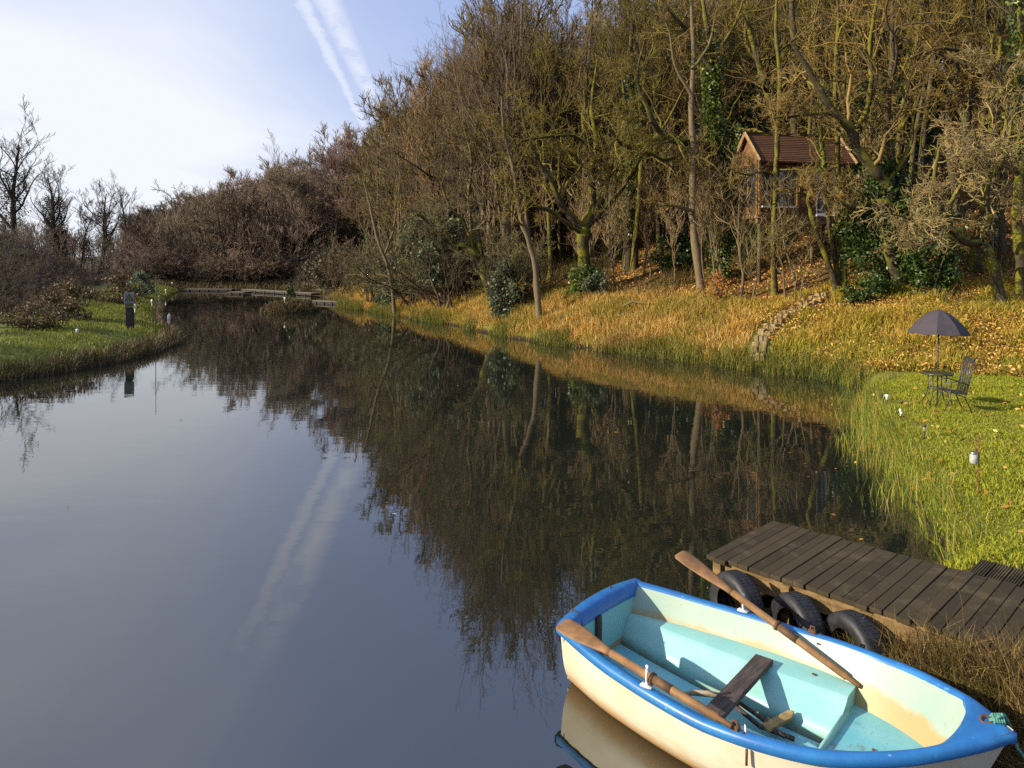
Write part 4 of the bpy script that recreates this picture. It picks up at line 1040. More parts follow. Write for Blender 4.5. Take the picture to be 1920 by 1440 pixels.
for xx, yy in ((.12, .04), (.12, 1.42), (.86, .03), (2.4, .03), (2.4, 1.42)):
    m = MB(); m.box((xx, yy, -.2), (.09, .09, 1.28)); m.build('post', M_FASCIA, jet, bevel=.006)
# grooved boards of the landward side step
ribs = MB()
for i in range(22):
    x0 = 2.02 + i * .15
    for k in range(6): ribs.box((x0 + .012 + k * .0235, 1.49 + .26, DZ - .05), (.014, .5, .05))
    ribs.box((x0 + .07, 1.49 + .26, DZ - .075), (.14, .5, .03))
ribs.build('grooved_step', M_DECK, jet)
M_TYRE = simple('tyre_rubber', (.010, .010, .012), (.024, .024, .026), 12, .55, .45, 0, .2)
tp = [(.19, .075), (.215, .085), (.27, .088), (.305, .075), (.318, .05), (.32, .0), (.318, -.05), (.305, -.075), (.27, -.088), (.215, -.085), (.19, -.075), (.2, -.05), (.26, -.06), (.285, 0), (.26, .06), (.2, .05), (.19, .075)]
for i, (t, zt, dy, lab) in enumerate(((.42, .15, -.10, 'worn black tyre fender hanging at the jetty corner left of the post'), (1.04, .13, -.10, 'worn black tyre fender in the middle between its two neighbours on the jetty front'), (1.56, .13, -.10, 'worn black tyre fender half hidden by dry grass on the jetty front'))):
    ca, sa = math.cos(JA), math.sin(JA); lx, ly = t, dy - .03
    th = thing('tyre_fender', lab, 'tyre', (JO.x + ca * lx - sa * ly, JO.y + sa * lx + ca * ly, zt), JA + R_(-24 + rng.uniform(-6, 6)), 'tyre fenders on the jetty')
    m = MB(); m.lathe([(r_, z_ * 1.25) for r_, z_ in tp], 40, (0, 0, 0), Matrix.Rotation(R_(90), 3, 'X')); m.build('tyre', M_TYRE, th, True)
    # tread: small blocks around the rim
    m = MB()
    for k in range(56):
        a = 2 * PI * k / 56
        for s in (-.045, .0, .045): m.box((math.cos(a) * .316, s, math.sin(a) * .316), (.012, .03, .024), Matrix.Rotation(-a, 3, 'Y'))
    m.build('tread', M_TYRE, th)

# ------------------------------------------------------------------ rowing boat
BA = math.atan2(-.664, .747)
boat = thing('rowing_boat', 'cream fibreglass rowing boat with blue gunwale and turquoise inside moored by the jetty', 'rowing boat', (.795, 6.75, 0), BA)
UB = np.array([0, .25, .5, 1.0, 1.4, 1.8, 2.1, 2.35, 2.6, 2.8, 2.95, 3.06, 3.13]); HB = np.array([.585, .66, .725, .81, .85, .84, .785, .70, .555, .39, .235, .11, .012])
CV = lambda u: -.055 * np.sin(PI * np.clip(u / 3.13, 0, 1))
def hb(u):
    # smooth interpolation through the table
    return float(np.interp(u, _uu, _hh))
_uu = np.linspace(0, 3.13, 200); _hh = np.interp(_uu, UB, HB)
for _ in range(60): _hh[1:-1] = .25 * _hh[:-2] + .5 * _hh[1:-1] + .25 * _hh[2:]
zg = lambda u: float(np.interp(u, [0, .6, 1.5, 2.2, 2.7, 3.13], [.50, .465, .45, .49, .56, .645]))
def sec(u, s, inset=0.0, zbot=None):
    """point on the hull side: s 0 at the gunwale, 1 at the keel"""
    bowf = max(0, (u - 1.6) / 1.53); g_ = zg(u); kb = -.14 + .10 * bowf ** 3
    p = 5.0 - 3.2 * bowf; q = 2.0 - .6 * bowf
    z = g_ + (kb - g_) * s; v = max(0.0, (hb(u) - inset)) * max(0.0, 1 - s ** p) ** (1 / q)
    return u - .42 * (g_ - z) * bowf ** 2.2 + .10 * (g_ - z) * max(0, 1 - u / .5), v, z
def hull_mat():
    b = NB('hull_cream'); co = b.coord(); X = b.xyz(co)
    nz = b.noise(2.2, 5, .6, b.scale(co, (1, 1, 2.2))); st = b.noise(6, 5, .65, b.scale(co, (3, 3, .5)))
    col = b.mix(b.step(nz, .35, .7), (.57, .53, .42), (.51, .45, .31))
    low = b.math('SUBTRACT', b.math('ADD', b.math('MULTIPLY', nz, .16), .08), X[2])
    col = b.mix(b.math('MULTIPLY', b.step(low, .0, .13), .75), col, (.48, .24, .06))
    col = b.mix(b.math('MULTIPLY', b.step(st, .62, .78), .35), col, (.45, .33, .2))
    col = b.mix(b.step(X[2], .02, -.02), col, (.2, .12, .04))
    b.bump(b.noise(60, 3, .5, co), .06, .004)
    return b.done(col, .38, .45)
M_HULL = hull_mat()
m = MB(); SS = [0, .06, .15, .27, .4, .52, .63, .73, .81, .88, .94, .98, 1.0]; rings = []
for u in np.concatenate([np.linspace(0, 2.4, 17), np.linspace(2.5, 3.13, 12)]):
    far = [sec(u, s) for s in SS]; r = [(a, v + CV(u), z) for a, v, z in far] + [(a, -v + CV(u), z) for a, v, z in reversed(far[:-1])]
    rings.append(r)
m.loft(rings, False, False)
m.add(rings[0], [tuple(range(len(rings[0])))])                    # transom, outer face
m.build('hull', M_HULL, boat, True)
# inner lining: flared sides down to bench level, then to the bow floor
def liner_mat(name, c1, c2, stain, zs):
    b = NB(name); co = b.coord(); X = b.xyz(co)
    nz = b.noise(3.0, 5, .65, co); fine = b.noise(26, 4, .6, b.scale(co, (1, 1, .4)))
    col = b.mix(b.step(nz, .3, .7), c1, c2)
    d = b.math('SUBTRACT', b.math('ADD', zs, b.math('MULTIPLY', b.math('SUBTRACT', nz, .4), .16)), X[2])
    col = b.mix(b.math('MULTIPLY', b.step(d, -.02, .05), .8), col, stain)
    col = b.mix(b.math('MULTIPLY', b.step(fine, .66, .70), .5), col, (.22, .18, .10))
    return b.done(col, .42, .4)
M_LINER = liner_mat('liner', (.30, .38, .31), (.25, .36, .31), (.36, .24, .08), .282)
M_AQUA = liner_mat('aqua', (.21, .46, .45), (.27, .51, .48), (.26, .21, .11), .055)
def floor_mat():
    b = NB('aqua_floor'); co = b.coord(); n1 = b.noise(3, 5, .6, co); n2 = b.noise(4.5, 6, .7, b.scale(co, (1.3, 1, 1))); n3 = b.noise(38, 3, .6, co)
    col = b.mix(b.step(n1, .3, .7), (.13, .40, .46), (.21, .47, .50))
    col = b.mix(b.math('MULTIPLY', b.step(n2, .55, .64), .5), col, (.13, .16, .12))
    col = b.mix(b.math('MULTIPLY', b.step(n3, .66, .69), .7), col, (.09, .07, .04))
    return b.done(col, .4, .4)
M_AQUA2 = floor_mat()
TZ = .255; FLZ = .045; BFZ = .13; UE = 2.02
m = MB()
us = np.linspace(.03, 2.9, 44)
def inner(u, z):
    g_ = zg(u); f = (g_ - z) / (g_ - TZ + 1e-6)
    return max(.015, hb(u) - .055 - .10 * f * min(1, hb(u) / .5))
for sgn in (1, -1):
    rings = []
    for u in us:
        zl = TZ - .004 if u < UE else BFZ - .004
        r = []
        for k in range(6):
            z = zg(u) - .01 + (zl - zg(u) + .01) * k / 5; r.append((u - .10 * (zg(u) - z) * (u / 3) ** 4, sgn * inner(u, z) + CV(u), z))
        rings.append(r if sgn > 0 else r[::-1])
    m.loft(rings, False)
a = [(us[-1] - .10 * (zg(us[-1]) - z), s * inner(us[-1], z) + CV(us[-1]), z) for s, z in ((1, zg(2.9) - .01), (-1, zg(2.9) - .01), (-1, BFZ), (1, BFZ))]
m.add(a, [(0, 1, 2, 3)])
# inner transom face
tr = [(.03, .0, 0)]
m.add([(.035, hb(0) - .05, zg(0)), (.035, -hb(0) + .05, zg(0)), (.05, -.42, FLZ - .02), (.05, .42, FLZ - .02)], [(0, 1, 2, 3)])
m.build('inner_lining', M_LINER, boat, True)
m = MB(); m.box((.042, 0, .27), (.012, 1.06, .46)); m.build('transom_lining', M_AQUA, boat)
for sgn in (1, -1):
    m = MB(); rings = []
    for u in np.linspace(.05, UE, 30):
        o_ = inner(u, TZ) + .02; wd = np.interp(u, [0, .4, 1.2, 2.02], [.39, .39, .40, .42]); fl = np.interp(u, [0, .3, .9, 2.02], [.27, .22, .14, .08])
        r = [(u, CV(u) + sgn * o_, TZ), (u, CV(u) + sgn * (wd + .03), TZ + .002), (u, CV(u) + sgn * (wd + .008), TZ - .006), (u, CV(u) + sgn * (wd - .012), TZ - .03), (u, CV(u) + sgn * (wd * .45 + fl * .55), (TZ + FLZ) / 2 - .02), (u, CV(u) + sgn * fl, FLZ - .01), (u, CV(u) + sgn * o_ * .8, FLZ - .03)]
        rings.append(r if sgn < 0 else r[::-1])
    m.loft(rings, False); nr = len(rings[0]); e = rings[-1]; m.add(e, [tuple(range(nr))] if sgn > 0 else [tuple(range(nr - 1, -1, -1))])
    m.build('side_bench', M_AQUA, boat, True, bevel=0)
m = MB(); m.box((UE / 2, CV(1.0), FLZ - .02), (UE, .62, .02)); m.build('floor', M_AQUA2, boat)
# bow floor and the low lip across it
m = MB(); uu = np.linspace(UE - .02, 2.88, 20)
pts = [(u, inner(u, BFZ) + .02 + CV(u), BFZ) for u in uu] + [(u, -inner(u, BFZ) - .02 + CV(u), BFZ) for u in uu[::-1]]
n = len(uu)
m.add(pts, [(i, 2 * n - 1 - i, 2 * n - 2 - i, i + 1) for i in range(n - 1)]); m.build('bow_floor', M_AQUA2, boat)
m = MB(); m.tube([(UE, CV(UE) + .42, BFZ), (UE + .005, CV(UE), BFZ), (UE, CV(UE) - .42, BFZ)], [(.02, .05)] * 3, 8, True, (1, 0, 0)); m.box((UE, CV(UE), BFZ - .06), (.03, .84, .12)); m.build('bow_lip', M_AQUA, boat, True)
# gunwale
def gun_mat():
    b = NB('gunwale_blue'); co = b.coord(); nz = b.noise(5, 6, .65, co); f = b.noise(30, 5, .7, b.scale(co, (.6, .6, 1)))
    col = b.mix(b.step(nz, .35, .7), (.018, .115, .34), (.022, .16, .40))
    col = b.mix(b.math('MULTIPLY', b.step(f, .56, .75), .5), col, (.05, .22, .42))
    col = b.mix(b.math('MULTIPLY', b.step(f, .66, .69), .55), col, (.2, .38, .46))
    col = b.mix(b.math('MULTIPLY', b.step(b.noise(16, 6, .75, co), .68, .70), .7), col, (.34, .34, .3))
    return b.done(col, .36, .45)
M_BLUE = gun_mat()
def rim_pts():
    uo = np.concatenate([np.linspace(-.02, 2.6, 34), np.linspace(2.66, 3.15, 16)]); ui_end = 2.86
    out = []; fr = np.linspace(0, 1, len(uo))
    for k, u in enumerate(uo):
        v = hb(max(u, 0)) + .028 if u < 3.05 else (hb(u) + .028) * max(.25, 1 - ((u - 3.05) / .10) ** 2 * .6)
        ui = u if u < 2.35 else 2.35 + (ui_end - 2.35) * math.sin((u - 2.35) / (3.15 - 2.35) * PI / 2)
        vi = max(0.0, hb(max(ui, 0)) - .062)
        if ui > 2.35:
            f = (ui - 2.35) / (ui_end - 2.35); vi = min(vi, (hb(2.35) - .062) * math.sqrt(max(0, 1 - f ** 2.4)))
        out.append((u, v, ui, vi))
    return out
RP = rim_pts(); m = MB(); rings = []
def rimring(u, v, ui, vi, sgn):
    c = CV(min(max(u, 0), 3.13)); z = zg(max(u, 0)); zi = zg(max(ui, 0)); zi = z * .5 + zi * .5 if u > 2.6 else zi
    um, vm = (u + ui) / 2, (v + vi) / 2
    q = [(u, v - .012, z - .07), (u, v, z - .055), (u, v, z - .012), (u * .75 + ui * .25, v * .75 + vi * .25, z + .008), (um, vm, (z + zi) / 2 + .012), (u * .2 + ui * .8, v * .2 + vi * .8, zi + .008), (ui, vi, zi - .004), (ui, vi, zi - .05)]
    return [(a, c + sgn * b, zz) for a, b, zz in q]
for p in RP: rings.append(rimring(*p, 1))
for p in RP[::-1]: rings.append(rimring(*p, -1))
m.loft(rings, False)
# transom rail
tr_ = []
for k in range(13):
    f = k / 12 * 2 - 1; v = f * (hb(0) + .026); z = zg(0) + .035 * (1 - f * f); bow = -.05 * (1 - f * f)
    tr_.append([(-.035 + bow, v, z - .07), (-.04 + bow, v, z - .012), (-.015 + bow, v, z + .012), (.04 + bow, v, z + .01), (.056, v, z - .006), (.056, v, z - .115)])
m.loft(tr_, False)
m.build('gunwale', M_BLUE, boat, True)
# thwart
M_THW = simple('thwart_wood', (.045, .034, .03), (.085, .066, .056), 5, .75, .25, 0, .3, stretch=(8, 1, 1))
m = MB(); m.box((1.36, CV(1.36) - .0, TZ + .028), (.15, 1.0, .04), Matrix.Rotation(R_(2), 3, 'Z')); m.build('thwart', M_THW, boat, bevel=.008)
m = MB(); m.box((.062, -.11, .28), (.03, .07, .30)); m.box((.075, -.13, .10), (.05, .06, .06)); m.build('transom_bracket', M_THW, boat, bevel=.005)
# rowlocks and fittings
M_ROW = simple('rowlock_metal', (.72, .72, .7), (.6, .6, .58), 8, .35, .5)
M_RUST = simple('rusty_iron', (.05, .035, .028), (.13, .06, .03), 14, .8, .3)
def rowlock(u, sgn, rz):
    v = CV(u) + sgn * (hb(u) - .018); z = zg(u)
    m = MB(); m.box((u, v, z + .018), (.09, .05, .014))
    m.tube([(u, v, z + .02), (u, v, z + .06)], .011, 8)
    for s in (-1, 1):
        q = Matrix.Rotation(rz, 3, 'Z'); pp = [(0, 0, .055), (s * .022, 0, .065), (s * .036, 0, .09), (s * .034, 0, .125), (s * .03, 0, .15)]
        m.tube([Vector((u, v, z)) + q @ Vector(p) for p in pp], [.010, .011, .0105, .010, .013], 8)
    return m.build('rowlock', M_ROW, boat, True)
rowlock(1.02, 1, R_(112)); rowlock(1.0, -1, R_(118))
for u, s in ((1.62, 1), (1.70, -1)):
    v = CV(u) + s * (hb(u) - .02); z = zg(u)
    m = MB(); m.box((u, v, z + .02), (.06, .045, .04)); m.tube([(u - .02, v, z + .03), (u - .015, v, z + .065), (u + .015, v, z + .065), (u + .02, v, z + .03)], .009, 6); m.box((u + .06, v + s * .01, z + .015), (.02, .02, .012)); m.build('cleat', M_RUST, boat, bevel=.004)
    m = MB(); m.box((u + .07, CV(u) + s * (hb(u) - .07), z - .08), (.035, .02, .1)); m.build('strap', M_RUST, boat)
m = MB(); m.box((1.765, CV(1.76) - hb(1.76) + .03, zg(1.76) + .03), (.006, .028, .045), Matrix.Rotation(R_(40), 3, 'Z')); m.build('white_tag', M_ROW, boat, bevel=.002)
m = MB(); m.tube([(1.80, CV(1.8) - hb(1.8) - .03, .40), (1.80, CV(1.8) - hb(1.8) - .035, .30)], .009, 8); m.build('drain_spout', M_RUST, boat, True)
m = MB()
for v in (.22, -.36): m.lathe([(0, .03), (.008, .028), (.011, .015), (.006, 0)], 8, (-.04, v, zg(0) + .03 * (1 - (v / .6) ** 2)))
m.build('rail_screw', M_RUST, boat, True)
m = MB(); zt = zg(0) + .02; m.tube([(-.03, -.37, zt + .03), (.05, -.36, zt + .01), (.06, -.35, zt - .08), (.062, -.34, zt - .2)], .004, 5); m.build('cord', M_RUST, boat, True)
m = MB(); R3 = Matrix.Rotation(R_(90), 3, 'X'); m.lathe([(.028 + .010 * math.cos(a), .010 * math.sin(a)) for a in np.linspace(0, 2 * PI, 9)], 18, (2.98, .02, zg(2.98) + .03), Matrix.Rotation(R_(30), 3, 'X')); m.build('bow_ring', M_RUST, boat, True)
# dark stain spot, scraps of leaf litter
m = MB()
for (u, v) in ((1.72, .52), (2.3, .05), (2.42, -.1), (2.2, -.2)): m.box((u, v, (TZ if u < UE else BFZ) + .008), (.02, .03, .006), Matrix.Rotation(rng.uniform(0, 3), 3, 'Z'))
m.build('leaf_scrap', M_RUST, boat)

def bw(u, v, z):
    return Vector((.795 + math.cos(BA) * u - math.sin(BA) * v, 6.75 + math.sin(BA) * u + math.cos(BA) * v, z))
def boat_inv(p):
    d = Vector(p) - Vector((.795, 6.75, 0)); return (d.x * math.cos(BA) + d.y * math.sin(BA), -d.x * math.sin(BA) + d.y * math.cos(BA), d.z)
# oars
M_OAR = simple('oar_wood', (.26, .14, .06), (.15, .08, .035), 5, .6, .3, 0, .12, stretch=(1, 1, 1))
def oar(label, H, T, face, ring=True):
    H = Vector(H); T = Vector(T); L = (T - H).length; d = (T - H).normalized()
    root = thing('oar', label, 'oar', H, 0, 'oars of the rowing boat')
    f = Vector(face); f = (f - d * f.dot(d)).normalized()
    m = MB(); m.tube([d * 0, d * .10, d * .11, d * (L * .35), d * (L * .66)], [.018, .020, .030, .032, .029], 12); m.build('loom', M_OAR, root, True)
    m = MB(); q = [.66, .70, .76, .84, .92, .985, 1.0]; ra = [(.029, .029), (.023, .036), (.017, .056), (.013, .076), (.011, .088), (.010, .084), (.006, .062)]
    m.tube([d * (L * t) for t in q], ra, 16, True, f); m.build('blade', M_OAR, root, True)
    m = MB(); m.tube([d * (L * .40), d * (L * .41), d * (L * .415)], [.040, .045, .040], 12); m.tube([d * (L * .30), d * (L * .40)], [.0335, .0335], 12); m.build('collar', simple('oar_collar' + str(len(MATS)), (.12, .065, .03), (.08, .045, .02), 8, .6, .3), root, True)
    return root
def px3(px, py, z): 
    d = F * (CAM_H - z) / (py - HZ); return ((px - 960) / F * d, d, z)
oar('wooden oar lying along the near gunwale with its blade over the stern corner', px3(1372, 1362, .50), px3(1052, 1168, .59), (-.1, -.25, 1))
oar('wooden oar resting across the far gunwale with its blade sticking out over the water', px3(1612, 1287, .27), px3(1273, 1037, .80), (.10, -.39, .92))
# old anchor under the thwart
M_ANCH = simple('weathered_wood', (.42, .33, .24), (.3, .22, .15), 7, .8, .2, 0, .2)
M_ANCH2 = simple('fluke_wood', (.36, .26, .1), (.22, .16, .07), 12, .85, .2, 0, .4)
an = thing('old_anchor', 'old anchor with a pale curved arm, dark shanks and tan fluke lying under the thwart', 'anchor', bw(1.3, -.05, 0), BA)
def al(px, py, z):
    u, v, z = boat_inv(px3(px, py, z)); return (u - 1.3, v + .05, z)
m = MB(); m.tube([al(1281, 1302, .13), al(1300, 1299, .15), al(1330, 1301, .15), al(1358, 1306, .14), al(1385, 1322, .12)], [(.012, .02), (.02, .03), (.02, .032), (.018, .028), (.015, .02)], 10); m.build('arm', M_ANCH, an, True)
m = MB(); m.tube([al(1384, 1316, .16), al(1432, 1350, .12), al(1472, 1382, .08)], .016, 8); m.tube([al(1380, 1325, .13), al(1425, 1362, .10), al(1490, 1386, .07)], .018, 8); m.build('shank', M_THW, an, True)
m = MB(); fa = [al(1428, 1356, .12), al(1440, 1368, .12), al(1485, 1345, .14), al(1490, 1332, .15), al(1478, 1330, .15)]
m.add(fa + [(a, b, c - .03) for a, b, c in fa], [(0, 1, 2, 3, 4), (9, 8, 7, 6, 5)] + [(i, i + 5, (i + 1) % 5 + 5, (i + 1) % 5) for i in range(5)]); m.build('fluke', M_ANCH2, an, bevel=.006)
# mooring rope
M_ROPE = simple('teal_rope', (.05, .16, .13), (.12, .3, .24), 40, .85, .15, 0, .4)
b0 = bw(3.0, .02, zg(3.0) + .03)
rp = thing('mooring_rope', 'teal mooring rope knotted at the bow ring and trailing to the bank', 'rope', b0)
m = MB(); g1 = Vector((3.75, 4.75, tz(3.75, 4.75) + .05)) - b0
m.tube([(0, 0, 0), (.05, -.02, .035), (.11, .02, .02), (.16, .05, -.06), (.22, .06, -.22), tuple(g1 * .6 + Vector((0, 0, -.06))), tuple(g1)], .011, 7)
for k in range(5): m.tube([(.02 + .015 * k, -.03, .0), (.02 + .015 * k, 0, .04), (.02 + .015 * k, .03, .0), (.02 + .015 * k, 0, -.02), (.02 + .015 * k, -.03, .0)], .01, 6)
m.build('line', M_ROPE, rp, True)

# ------------------------------------------------------------------ bistro table, parasol, chair
M_IRON = simple('dark_iron', (.022, .022, .021), (.045, .043, .038), 10, .45, .45)
M_TOP = simple('table_top', (.06, .06, .03), (.035, .035, .022), 6, .35, .5)
TX, TY = 9.14, 16.05; TZ0 = tz(TX, TY)
tb = thing('bistro_table', 'small round black metal bistro table under the grey parasol', 'table', (TX, TY, TZ0))
m = MB(); m.lathe([(0.0, .70), (.29, .70), (.312, .695), (.316, .68), (.312, .665), (.29, .66), (0, .66)], 36); m.build('table_top', M_TOP, tb, True)
for k in range(4):
    a = R_(35 + 90 * k); c, s = math.cos(a), math.sin(a)
    m = MB(); m.tube([(c * .19, s * .19, .66), (c * .19, s * .19, .35), (c * .22, s * .22, .24), (c * .34, s * .34, -.01)], .013, 8); m.build('leg', M_IRON, tb, True)
m = MB(); m.tube([(.19 * math.cos(2 * PI * k / 24), .19 * math.sin(2 * PI * k / 24), .36) for k in range(25)], .010, 6); m.build('ring_brace', M_IRON, tb, True)
M_PARA = simple('parasol_cloth', (.05, .042, .052), (.06, .05, .06), 4, .8, .2)
pr = thing('parasol', 'faded dark grey parasol standing through the round table', 'parasol', (TX, TY, TZ0), R_(12))
m = MB(); m.tube([(0, 0, .0), (0, 0, 2.06)], .014, 10); m.build('pole', M_IRON, pr, True)
NS = 8; rings = []; R0 = .60
for j in range(9):
    f = j / 8; r = R0 * f; z = 2.04 - .50 * (f ** 1.8) ; ring = []
    for k in range(NS * 2):
        a = 2 * PI * k / (NS * 2); sag = abs(math.cos(a * NS / 2)); rr = r * (.945 + .055 * sag); ring.append((rr * math.cos(a), rr * math.sin(a), z - .05 * f * (1 - sag) * .6))
    rings.append(ring)
m = MB(); m.loft(rings, True); m.loft([[(x * .995, y * .995, z - .006) for x, y, z in r] for r in rings][::-1], True)
cn = m.build('canopy', M_PARA, pr)
pr.rotation_euler = (R_(-1.5), R_(2.5), R_(12))
m = MB()
for k in range(NS):
    a = 2 * PI * k / NS; m.tube([(math.cos(a) * R0 * f, math.sin(a) * R0 * f, 2.035 - .50 * f ** 1.8 - .012) for f in (0, .3, .6, .85, 1.01)], .005, 5)
    m.tube([(.012 * math.cos(a), .012 * math.sin(a), 1.55), (math.cos(a) * R0 * .55, math.sin(a) * R0 * .55, 2.02 - .50 * .55 ** 1.8)], .004, 5)
m.build('rib', M_IRON, pr, True)
m = MB(); m.tube([(0, 0, 2.03), (0, 0, 2.09)], [.016, .006], 8); m.build('finial', M_IRON, pr, True)
CX, CY = 9.07, 15.40; CZ0 = tz(CX, CY)
chr_ = thing('garden_chair', 'black metal reclining garden chair with slatted high back beside the round table', 'chair', (CX, CY, CZ0), R_(172))
SW = .23
for s in (-1, 1):
    m = MB(); m.tube([(.25, s * SW, -.01), (.14, s * SW, .25), (.10, s * SW, .62)], .012, 8); m.build('front_leg', M_IRON, chr_, True)
    m = MB(); m.tube([(-.30, s * (SW - .02), -.01), (-.16, s * (SW - .02), .32), (.18, s * (SW - .02), .44)], .012, 8); m.build('rear_leg', M_IRON, chr_, True)
    m = MB(); m.tube([(.16, s * SW, .615), (.0, s * SW, .635), (-.24, s * SW, .57)], [(.022, .012)] * 3, 8, True, (0, 1, 0)); m.build('armrest', M_IRON, chr_, True)
m = MB()
for k in range(6): f = k / 5; m.box((.20 - .40 * f, 0, .44 - .06 * f), (.055, .42, .014), Matrix.Rotation(R_(8), 3, 'Y'))
m.tube([(.22, -.21, .43), (-.2, -.21, .375)], .012, 6); m.tube([(.22, .21, .43), (-.2, .21, .375)], .012, 6); m.build('seat', M_IRON, chr_)
m = MB()
for k in range(5): v = -.18 + .09 * k; m.tube([(-.19, v, .40), (-.27, v, .75), (-.33, v, 1.08)], [(.03, .007)] * 3, 8, True, (0, 1, 0))
m.tube([(-.335, -.21, 1.09), (-.335, .21, 1.09)], .012, 6); m.tube([(-.20, -.21, .40), (-.20, .21, .40)], .012, 6)
for s in (-1, 1): m.tube([(-.19, s * .215, .38), (-.27, s * .215, .75), (-.335, s * .215, 1.09)], .012, 6)
m.build('backrest', M_IRON, chr_, True)

# ------------------------------------------------------------------ lawn lights and small things
def lawn_pt(px, py, zh=.45):
    for _ in range(4):
        d = F * (CAM_H - zh) / (py - HZ); x = (px - 960) / F * d; zh = tz(x, d)
    return x, d, zh
x, y, z = lawn_pt(1688, 787)
t = thing('garden_light', 'small white flower-shaped light on a stake near the water edge', 'light', (x, y, z))
m = MB(); m.tube([(0, 0, -.02), (0, 0, .12)], .007, 6); m.build('stake', M_WHITE, t, True)
m = MB(); m.lathe([(0, .22), (.02, .215), (.028, .19), (.022, .165), (.012, .15)], 10); m.lathe([(0, .16), (.025, .155), (.03, .135), (.012, .11)], 10, (.018, 0, 0)); m.build('lamp', M_WHITE, t, True)
x, y, z = lawn_pt(1733, 823)
t = thing('solar_light', 'black solar stake light on the lawn in front of the table', 'light', (x, y, z))
m = MB(); m.tube([(0, 0, -.03), (0, 0, .02), (0, 0, .13)], [.006, .014, .014], 8); m.build('stake', M_IRON, t, True)
m = MB(); m.lathe([(0, .25), (.032, .248), (.036, .235), (.034, .215), (.02, .21)], 16); m.build('cap', M_IRON, t, True)
m = MB(); m.lathe([(.018, .212), (.02, .19), (.016, .14), (.0, .13)], 12); m.build('lens', simple('lens_plastic', (.35, .35, .33), (.25, .25, .23), 6, .25, .5), t, True)
x, y, z = lawn_pt(1835, 930)
t = thing('rusty_stake', 'tall thin rusty stake standing at the lawn edge', 'stake', (x, y, z))
M_RUSTS = simple('rust_orange', (.2, .08, .03), (.12, .05, .025), 20, .85, .2)
m = MB(); m.tube([(0, 0, -.1), (.004, 0, .4), (0, 0, .82)], .008, 7); m.build('rod', M_RUSTS, t, True)
m = MB(); m.tube([(0, 0, .72), (-.04, 0, .76), (-.075, 0, .74), (-.07, 0, .70)], .005, 6); m.build('hook', M_RUSTS, t, True)
j = thing('jar_lantern', 'frosted glass jar lantern hanging by a wire from the rusty stake', 'lantern', (x - .07, y - .005, z))
m = MB(); m.lathe([(0, .44), (.042, .44), (.05, .45), (.052, .54), (.046, .56), (.04, .57)], 20); m.build('jar', simple('frosted_glass', (.42, .43, .40), (.3, .32, .28), 14, .25, .5), j, True)
m = MB(); m.lathe([(.043, .565), (.044, .60), (.038, .602), (0, .602)], 20); m.build('lid', simple('tin_lid', (.3, .3, .27), (.12, .12, .1), 12, .3, .5, .7), j, True)
m = MB(); m.tube([(-.043, 0, .59), (-.02, 0, .66), (0, 0, .71), (.02, 0, .66), (.043, 0, .59)], .0035, 5); m.build('bail_wire', M_RUSTS, j, True)
for k, (px, py, lab, mt) in enumerate(((1653, 757, 'small dark stake light among the orange reeds at the cove', M_IRON), (1663, 760, 'small pale stake light beside the dark one at the cove', M_WHITE))):
    x, y, z = lawn_pt(px, py)
    t = thing('stake_light', lab, 'light', (x, y, z))
    m = MB(); m.tube([(0, 0, -.05), (0, 0, .12)], .008, 6); m.build('stake', M_IRON, t, True)
    m = MB(); m.lathe([(0, .24), (.035, .235), (.04, .21), (.025, .17), (.022, .12), (0, .115)], 12); m.build('lamp', mt, t, True)

# ------------------------------------------------------------------ left bank: sign, pole, markers, lifebuoy
x, y = pl(242, 31.4); z = tz(x, y)
M_POST = simple('old_post', (.03, .026, .03), (.06, .05, .045), 8, .85, .2, 0, .4)
sg = thing('warning_sign', 'warning sign with a triangle fixed on a thick dark timber post on the spit', 'sign', (x, y, z), R_(20))
m = MB(); m.box((0, .03, .42), (.26, .2, 1.04)); m.box((.14, .04, .36), (.09, .16, .92)); m.build('post', M_POST, sg, bevel=.015)
M_SIGNF = simple('sign_face', (.2, .22, .21), (.15, .17, .16), 5, .5, .4); M_SIGNY = simple('sign_yellow', (.2, .17, .03), (.15, .13, .03), 5, .5, .4); M_SIGNK = simple('sign_black', (.015, .015, .015), None, 5, .5, .4)
m = MB(); m.box((.02, -.10, 1.20), (.38, .02, .62)); m.build('board', M_SIGNF, sg, bevel=.008)
m = MB(); yv = -.1125
def tri(m, cx, cz, r, yy):
    P = [(cx + r * math.sin(2 * PI * k / 3), yy, cz + r * math.cos(2 * PI * k / 3)) for k in range(3)]; m.add(P + [(a, b + .003, c) for a, b, c in P], [(0, 2, 1), (3, 4, 5)] + [(i, (i + 1) % 3, (i + 1) % 3 + 3, i + 3) for i in range(3)])
tri(m, .02, 1.27, .20, yv); m.build('triangle_border', M_SIGNK, sg)
m = MB(); tri(m, .02, 1.265, .145, yv - .004); m.build('triangle', M_SIGNY, sg)
m = MB(); m.box((.02, yv - .006, 1.285), (.022, .003, .10)); m.box((.02, yv - .006, 1.205), (.024, .003, .024)); m.build('exclamation_mark', M_SIGNK, sg)
m = MB(); m.box((.02, yv + .001, 1.0), (.34, .003, .16)); m.build('text_panel', M_SIGNY, sg)
m = MB(); m.box((.02, yv - .003, 1.03), (.27, .003, .022)); m.box((.02, yv - .003, .975), (.22, .003, .022)); m.build('text_bar', M_SIGNK, sg)
m = MB(); m.tube([(0, 0, .9), (.0, 0, 1.2)], .03, 8); m.build('bracket', M_POST, sg, True)
x, y = pl(292, 31.2); z = tz(x, y)
